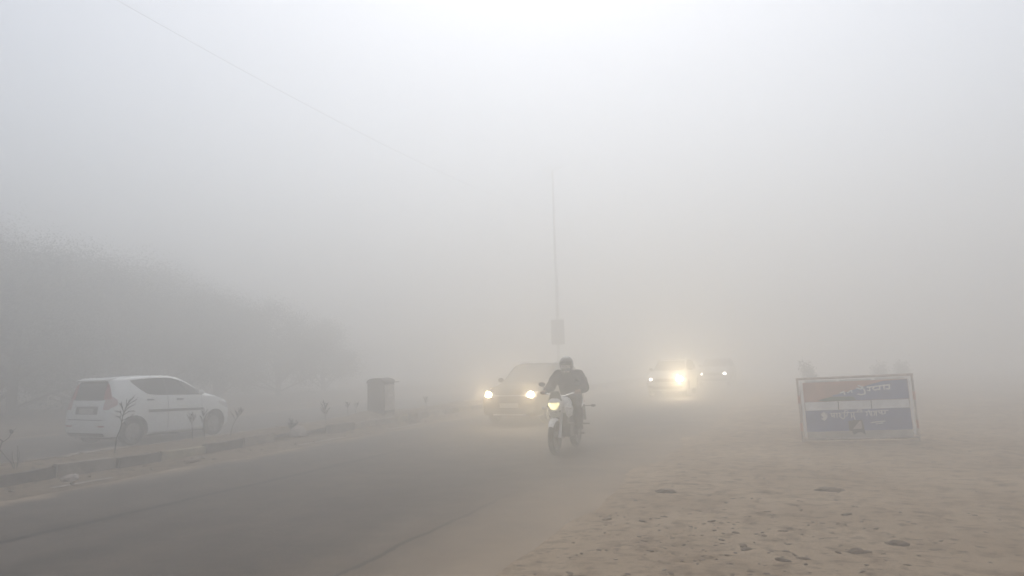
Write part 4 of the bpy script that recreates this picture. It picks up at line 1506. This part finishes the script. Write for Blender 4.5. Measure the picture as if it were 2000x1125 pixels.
add_box(bm, (0, 0, .89), (x1 - x0, .012, .34))
up = link_bm('upper_panel', bm, M['sign_orange'], sg, smooth=False)
def decal(name, poly, m, parent, y=-.0085, th=.002):
    bm = bmesh.new()
    add_prism(bm, poly, y, y - th, 'XZ')
    bmesh.ops.triangulate(bm, faces=bm.faces)
    return link_bm(name, bm, m, parent, smooth=False)
zt_, zb_ = 1.058, .722
decal('blue_field', [(x1, zb_ + .002), (x1, zt_ - .002), (.46, zt_ - .02), (.26, .985), (.05, .93), (-.10, .88), (-.38, .82), (-.36, .80), (0, .79), (.0, zb_ + .002)], M['sign_blue'], up)
decal('green_field', [(-.004, zb_ + .002), (-.004, .788), (-.36, .797), (-.40, .80), (-.62, .745), (-.55, zb_ + .002)], M['sign_green'], up)
def stroke(bm, pts, w):
    pts = [Vector((p[0], 0, p[1])) for p in pts]
    for a, b in zip(pts, pts[1:]):
        d = b - a
        if d.length < 1e-5:
            continue
        ang = math.atan2(d.z, d.x)
        add_box(bm, (a + b) / 2 + Vector((0, -.0125 - rnd_s.random() * .0008, 0)), (d.length + w * .7, .002, w), Matrix.Rotation(-ang, 3, 'Y'))
rnd_s = random.Random(1)
bm = bmesh.new()
# white hand-painted Hindi word across the orange and blue
stroke(bm, [(.06, .975), (.12, .955), (.10, .915), (.03, .935)], .022)
stroke(bm, [(.12, .955), (.155, .885), (.155, .83)], .026)
stroke(bm, [(.155, .83), (.10, .815), (.04, .83)], .022)
stroke(bm, [(.20, .94), (.30, .945), (.45, .96), (.56, .968)], .024)
stroke(bm, [(.24, .94), (.24, .88), (.20, .885)], .02)
stroke(bm, [(.31, .945), (.29, .905), (.33, .885), (.36, .905)], .02)
stroke(bm, [(.40, .955), (.40, .89), (.37, .90)], .02)
stroke(bm, [(.47, .96), (.47, .895)], .02)
stroke(bm, [(.555, .968), (.555, .90), (.50, .905)], .022)
link_bm('lettering', bm, M['sign_letter'], up, smooth=False)
bm = bmesh.new()
stroke(bm, [(-.24, .86), (-.18, .88), (-.17, .83)], .024)
stroke(bm, [(-.12, .86), (-.06, .90), (-.05, .86)], .02)
link_bm('lettering', bm, M['sign_letter'], up, smooth=False)
xs_ = [x0, -.29, .24, x1]
for a, b in zip(xs_, xs_[1:]):
    bm = bmesh.new()
    add_box(bm, ((a + b) / 2, 0, .645), (b - a - .016, .012, .145))
    link_bm('middle_strip', bm, M['sign_white'], sg, smooth=False)
bm = bmesh.new()
add_box(bm, (0, .008, .645), (x1 - x0, .006, .15))
link_bm('backing_strip', bm, M['sign_dark'], sg, smooth=False)
bm = bmesh.new()
add_box(bm, (0, 0, .385), (x1 - x0, .012, .365))
lp = link_bm('lower_panel', bm, M['sign_blue'], sg, smooth=False)
bm = bmesh.new()
add_box(bm, (0, 0, .125), (x1 - x0, .012, .145))
link_bm('base_panel', bm, M['sign_pale'], sg, smooth=False)
# six-cornered emblem with two notches
decal('emblem', [(-.60, .50), (-.545, .545), (-.49, .50), (-.535, .49), (-.555, .50), (-.50, .455), (-.49, .44), (-.545, .385), (-.60, .43), (-.56, .44), (-.54, .43), (-.59, .475)], M['sign_letter'], lp)
bm = bmesh.new()
base = .435
def ltr(x, pts, w=.014):
    stroke(bm, [(x + a, base + b) for a, b in pts], w)
# Devanagari word: ma, aa-bar, ru, i-hook ta ... zu, i-hook ka
ltr(-.44, [(0, .075), (.52, .088)], .013)
ltr(-.42, [(0, .075), (0, .03), (.02, .02)]); ltr(-.375, [(0, .078), (0, 0)]); ltr(-.42, [(0, .03), (.045, .035)])
ltr(-.335, [(0, .078), (0, 0)])
ltr(-.30, [(0, .078), (.03, .05), (0, .03), (.035, 0)]); ltr(-.27, [(0, .0), (.03, -.025), (.05, -.01)])
ltr(-.215, [(0, .08), (0, 0)]); ltr(-.165, [(0, .08), (0, .04), (-.03, .02)]); ltr(-.215, [(0, .08), (.02, .12), (.06, .11), (.07, .08)])
ltr(-.10, [(0, .08), (0, -.01)]); ltr(-.06, [(0, .08), (0, 0)]); ltr(-.10, [(0, .02), (.04, .02)]); ltr(-.06, [(0, 0), (.015, -.04)])
ltr(.0, [(0, .085), (.02, .125), (.06, .12), (.075, .085)])
ltr(.12, [(0, .09), (.38, .10)], .013)
ltr(.14, [(0, .09), (.02, .05), (0, .02)]); ltr(.18, [(0, .12), (.03, .02)]); ltr(.225, [(0, .095), (0, .01)])
ltr(.26, [(0, .095), (.02, .06), (.0, .02)]); ltr(.30, [(0, .095), (0, .01)]); ltr(.34, [(0, .095), (.015, .055), (.04, .06)]); ltr(.39, [(0, .10), (0, .03)]); ltr(.44, [(0, .10), (0, .05), (-.03, .04)])
link_bm('lettering', bm, M['sign_letter'], lp, smooth=False)
bm = bmesh.new()
stroke(bm, [(.20, .335), (.30, .345), (.42, .355)], .018)
stroke(bm, [(.28, .31), (.38, .325)], .014)
link_bm('lettering', bm, M['sign_letter'], lp, smooth=False)
decal('dark_mark', [(-.16, .205), (-.16, .37), (-.06, .385), (.06, .385), (.07, .22), (.09, .205), (.095, .13), (.05, .17), (.0, .185), (-.09, .14), (-.12, .20)], M['sign_dark'], lp, y=-.0085)
decal('pale_triangle', [(-.10, .235), (.02, .37), (.045, .365), (.05, .25), (.03, .235)], M['sign_pink'], lp, y=-.0125)

# ------------------------------------------------------------------ trees beyond the far carriageway and shrubs beyond the board
def make_tree(seed, H):
    rn = random.Random(seed)
    tb, lb = bmesh.new(), bmesh.new()
    trunk = [Vector((.12 * math.sin(i + seed), .12 * math.cos(1.3 * i + seed), H * .62 * i / 6)) - Vector((.12 * math.sin(seed), .12 * math.cos(seed), .15 if i == 0 else 0)) for i in range(7)]
    add_tube(tb, trunk, [.20 - .018 * i for i in range(7)], 9)
    tips = []
    for k in range(24):
        t = rn.uniform(.08, 1)
        f = t * 6
        i0 = min(5, int(f))
        p = trunk[i0].lerp(trunk[i0 + 1], f - i0)
        a = k * 2.4 + rn.uniform(-.4, .4)
        ln = H * rn.uniform(.22, .40) * (1.25 - .5 * t)
        el = rn.uniform(.15, .9)
        d = Vector((math.cos(a) * math.cos(el), math.sin(a) * math.cos(el), math.sin(el)))
        m1 = p + d * ln * .5 + Vector((0, 0, .05 * ln))
        tip = p + d * ln + Vector((0, 0, .12 * ln))
        add_tube(tb, [p, m1, tip], [.075, .05, .02], 6)
        tips += [tip, m1, p + d * ln * .75]
        for q in range(2):
            dd = (d + Vector((rn.uniform(-.8, .8), rn.uniform(-.8, .8), rn.uniform(-.2, .8)))).normalized()
            e = m1 + dd * ln * .5
            add_tube(tb, [m1, e], [.035, .012], 5)
            tips += [e, m1.lerp(e, .6)]
    tips += [trunk[-1] + Vector((rn.uniform(-.6, .6), rn.uniform(-.6, .6), rn.uniform(0, H * .22))) for _ in range(10)]
    V, F = [], []
    for tp in tips:
        R0 = rn.uniform(.8, 1.9)
        for q in range(int(210 * R0)):
            g = Vector((rn.gauss(0, .5), rn.gauss(0, .5), rn.gauss(0, .5)))
            c = tp + g * R0
            if c.z < .15 or g.length > 1.25:
                continue
            s = rn.uniform(.06, .095) * (1.15 - .70 * g.length)
            n1 = Vector((rn.gauss(0, 1), rn.gauss(0, 1), rn.gauss(0, 1))).normalized()
            n2 = n1.orthogonal().normalized() * s
            n3 = n1.cross(n2) * .5
            b0 = len(V)
            V += [c + n2, c + n3, c - n2, c - n3]
            F.append((b0, b0 + 1, b0 + 2, b0 + 3))
    lb.free()
    lme = bpy.data.meshes.new('crown')
    lme.from_pydata(V, [], F)
    lme.materials.append(M['leaf'])
    root = bpy.data.objects.new('tree', None)
    C.objects.link(root)
    link_bm('trunk', tb, M['bark'], root)
    co = bpy.data.objects.new('crown', lme)
    C.objects.link(co)
    co.parent = root
    return root
protos = [make_tree(3, 8.2), make_tree(17, 7.4), make_tree(29, 8.8)]
TREES = [(-26.4, 4.0, 1, .80), (-26.8, 7.2, 0, .84), (-26.2, 10.4, 2, .78), (-26.4, 13.4, 1, .80), (-24.6, 16.4, 0, .80), (-25.0, 19.4, 2, .74), (-24.4, 22.4, 1, .70), (-24.8, 25.6, 0, .66), (-24.4, 29.0, 2, .62), (-24.6, 33.0, 1, .6),
         (-27.8, 17.8, 1, .94), (-27.6, 21.2, 0, .88), (-27.8, 24.6, 2, .82), (-27.6, 28.6, 1, .76),
         (-30.0, 2.4, 2, 1.14), (-30.6, 6.2, 0, 1.18), (-30.0, 9.8, 1, 1.22), (-31, 13.6, 2, 1.06), (-30.6, 17.6, 0, 1.02), (-31.4, 22.0, 1, 1.0), (-31.6, 26.8, 2, .9), (-31.6, 31.5, 1, .9),
         (-36.4, 5.0, 0, 1.24), (-37, 9.4, 2, 1.2), (-36.4, 13.8, 1, 1.26), (-37.2, 18.6, 0, 1.22), (-37, 23.6, 2, 1.16), (-37, 29.0, 1, 1.16), (-37, 35.0, 0, 1.1)]
used = set()
rn = random.Random(8)
for x, y, k, s in TREES:
    t = protos[k] if k not in used else copy_tree(protos[k])
    used.add(k)
    t.location = (x, y, .15)
    t.rotation_euler = (0, 0, rn.uniform(0, 6.28))
    t.scale = (s * 1.1, s * 1.1, s)
    tag(t, 'dark leafy tree dissolving in the fog beyond the white car and far carriageway', 'tree', 'foggy trees beyond the far carriageway')

def shrub(label, x, y, h, w, seed, lean):
    rn = random.Random(seed)
    r = thing('shrub', label, 'shrub', (x, y, .05), 0, 'foggy shrubs behind the barrier board')
    sb, lb = bmesh.new(), bmesh.new()
    for k in range(14):
        a = rn.uniform(0, 6.28)
        tip = Vector((math.cos(a) * w * rn.uniform(.2, 1) + lean * rn.uniform(.4, 1), math.sin(a) * w * .6, h * rn.uniform(.6, 1)))
        add_tube(sb, [(0, 0, -.05), tip * .5 + Vector((0, 0, .1)), tip], [.018, .012, .005], 5)
        for q in range(70):
            c = tip * rn.uniform(.45, 1.05) + Vector((rn.gauss(0, .1), rn.gauss(0, .1), rn.gauss(0, .1)))
            add_leaf(lb, c, (rn.uniform(-1, 1), rn.uniform(-1, 1), rn.uniform(-.3, 1)), rn.uniform(.08, .15), .05)
    link_bm('stem', sb, M['twig'], r)
    link_bm('leaves', lb, M['leaf'], r, smooth=False)
shrub('dark shrub leaning left behind the left corner of the barrier board', -.25, 31.0, 1.30, .12, 2, -.46)
shrub('faint low shrub behind the right half of the barrier board', 2.35, 37.0, 1.0, .35, 6, .05)
shrub('faint low shrub behind the right corner of the barrier board', 3.3, 37.5, 1.02, .3, 9, .0)

# ------------------------------------------------------------------ fog
bm = bmesh.new()
add_box(bm, (-5, 60, 5.9), (GX * 2 + 20, GX * 2 + 20, 14.0))
hz = link_bm('haze', bm, None, smooth=False)
hz['kind'] = 'stuff'
hm = bpy.data.materials.new('fog')
hm.use_nodes = True
hn = hm.node_tree.nodes
hn.clear()
ho = hn.new('ShaderNodeOutputMaterial')
pv = hn.new('ShaderNodeVolumePrincipled')
pv.inputs['Color'].default_value = HAZE_COL + (1,)
pv.inputs['Density'].default_value = HAZE_DENSITY
pv.inputs['Anisotropy'].default_value = HAZE_G
hm.node_tree.links.new(pv.outputs[0], ho.inputs['Volume'])
hz.data.materials.append(hm)
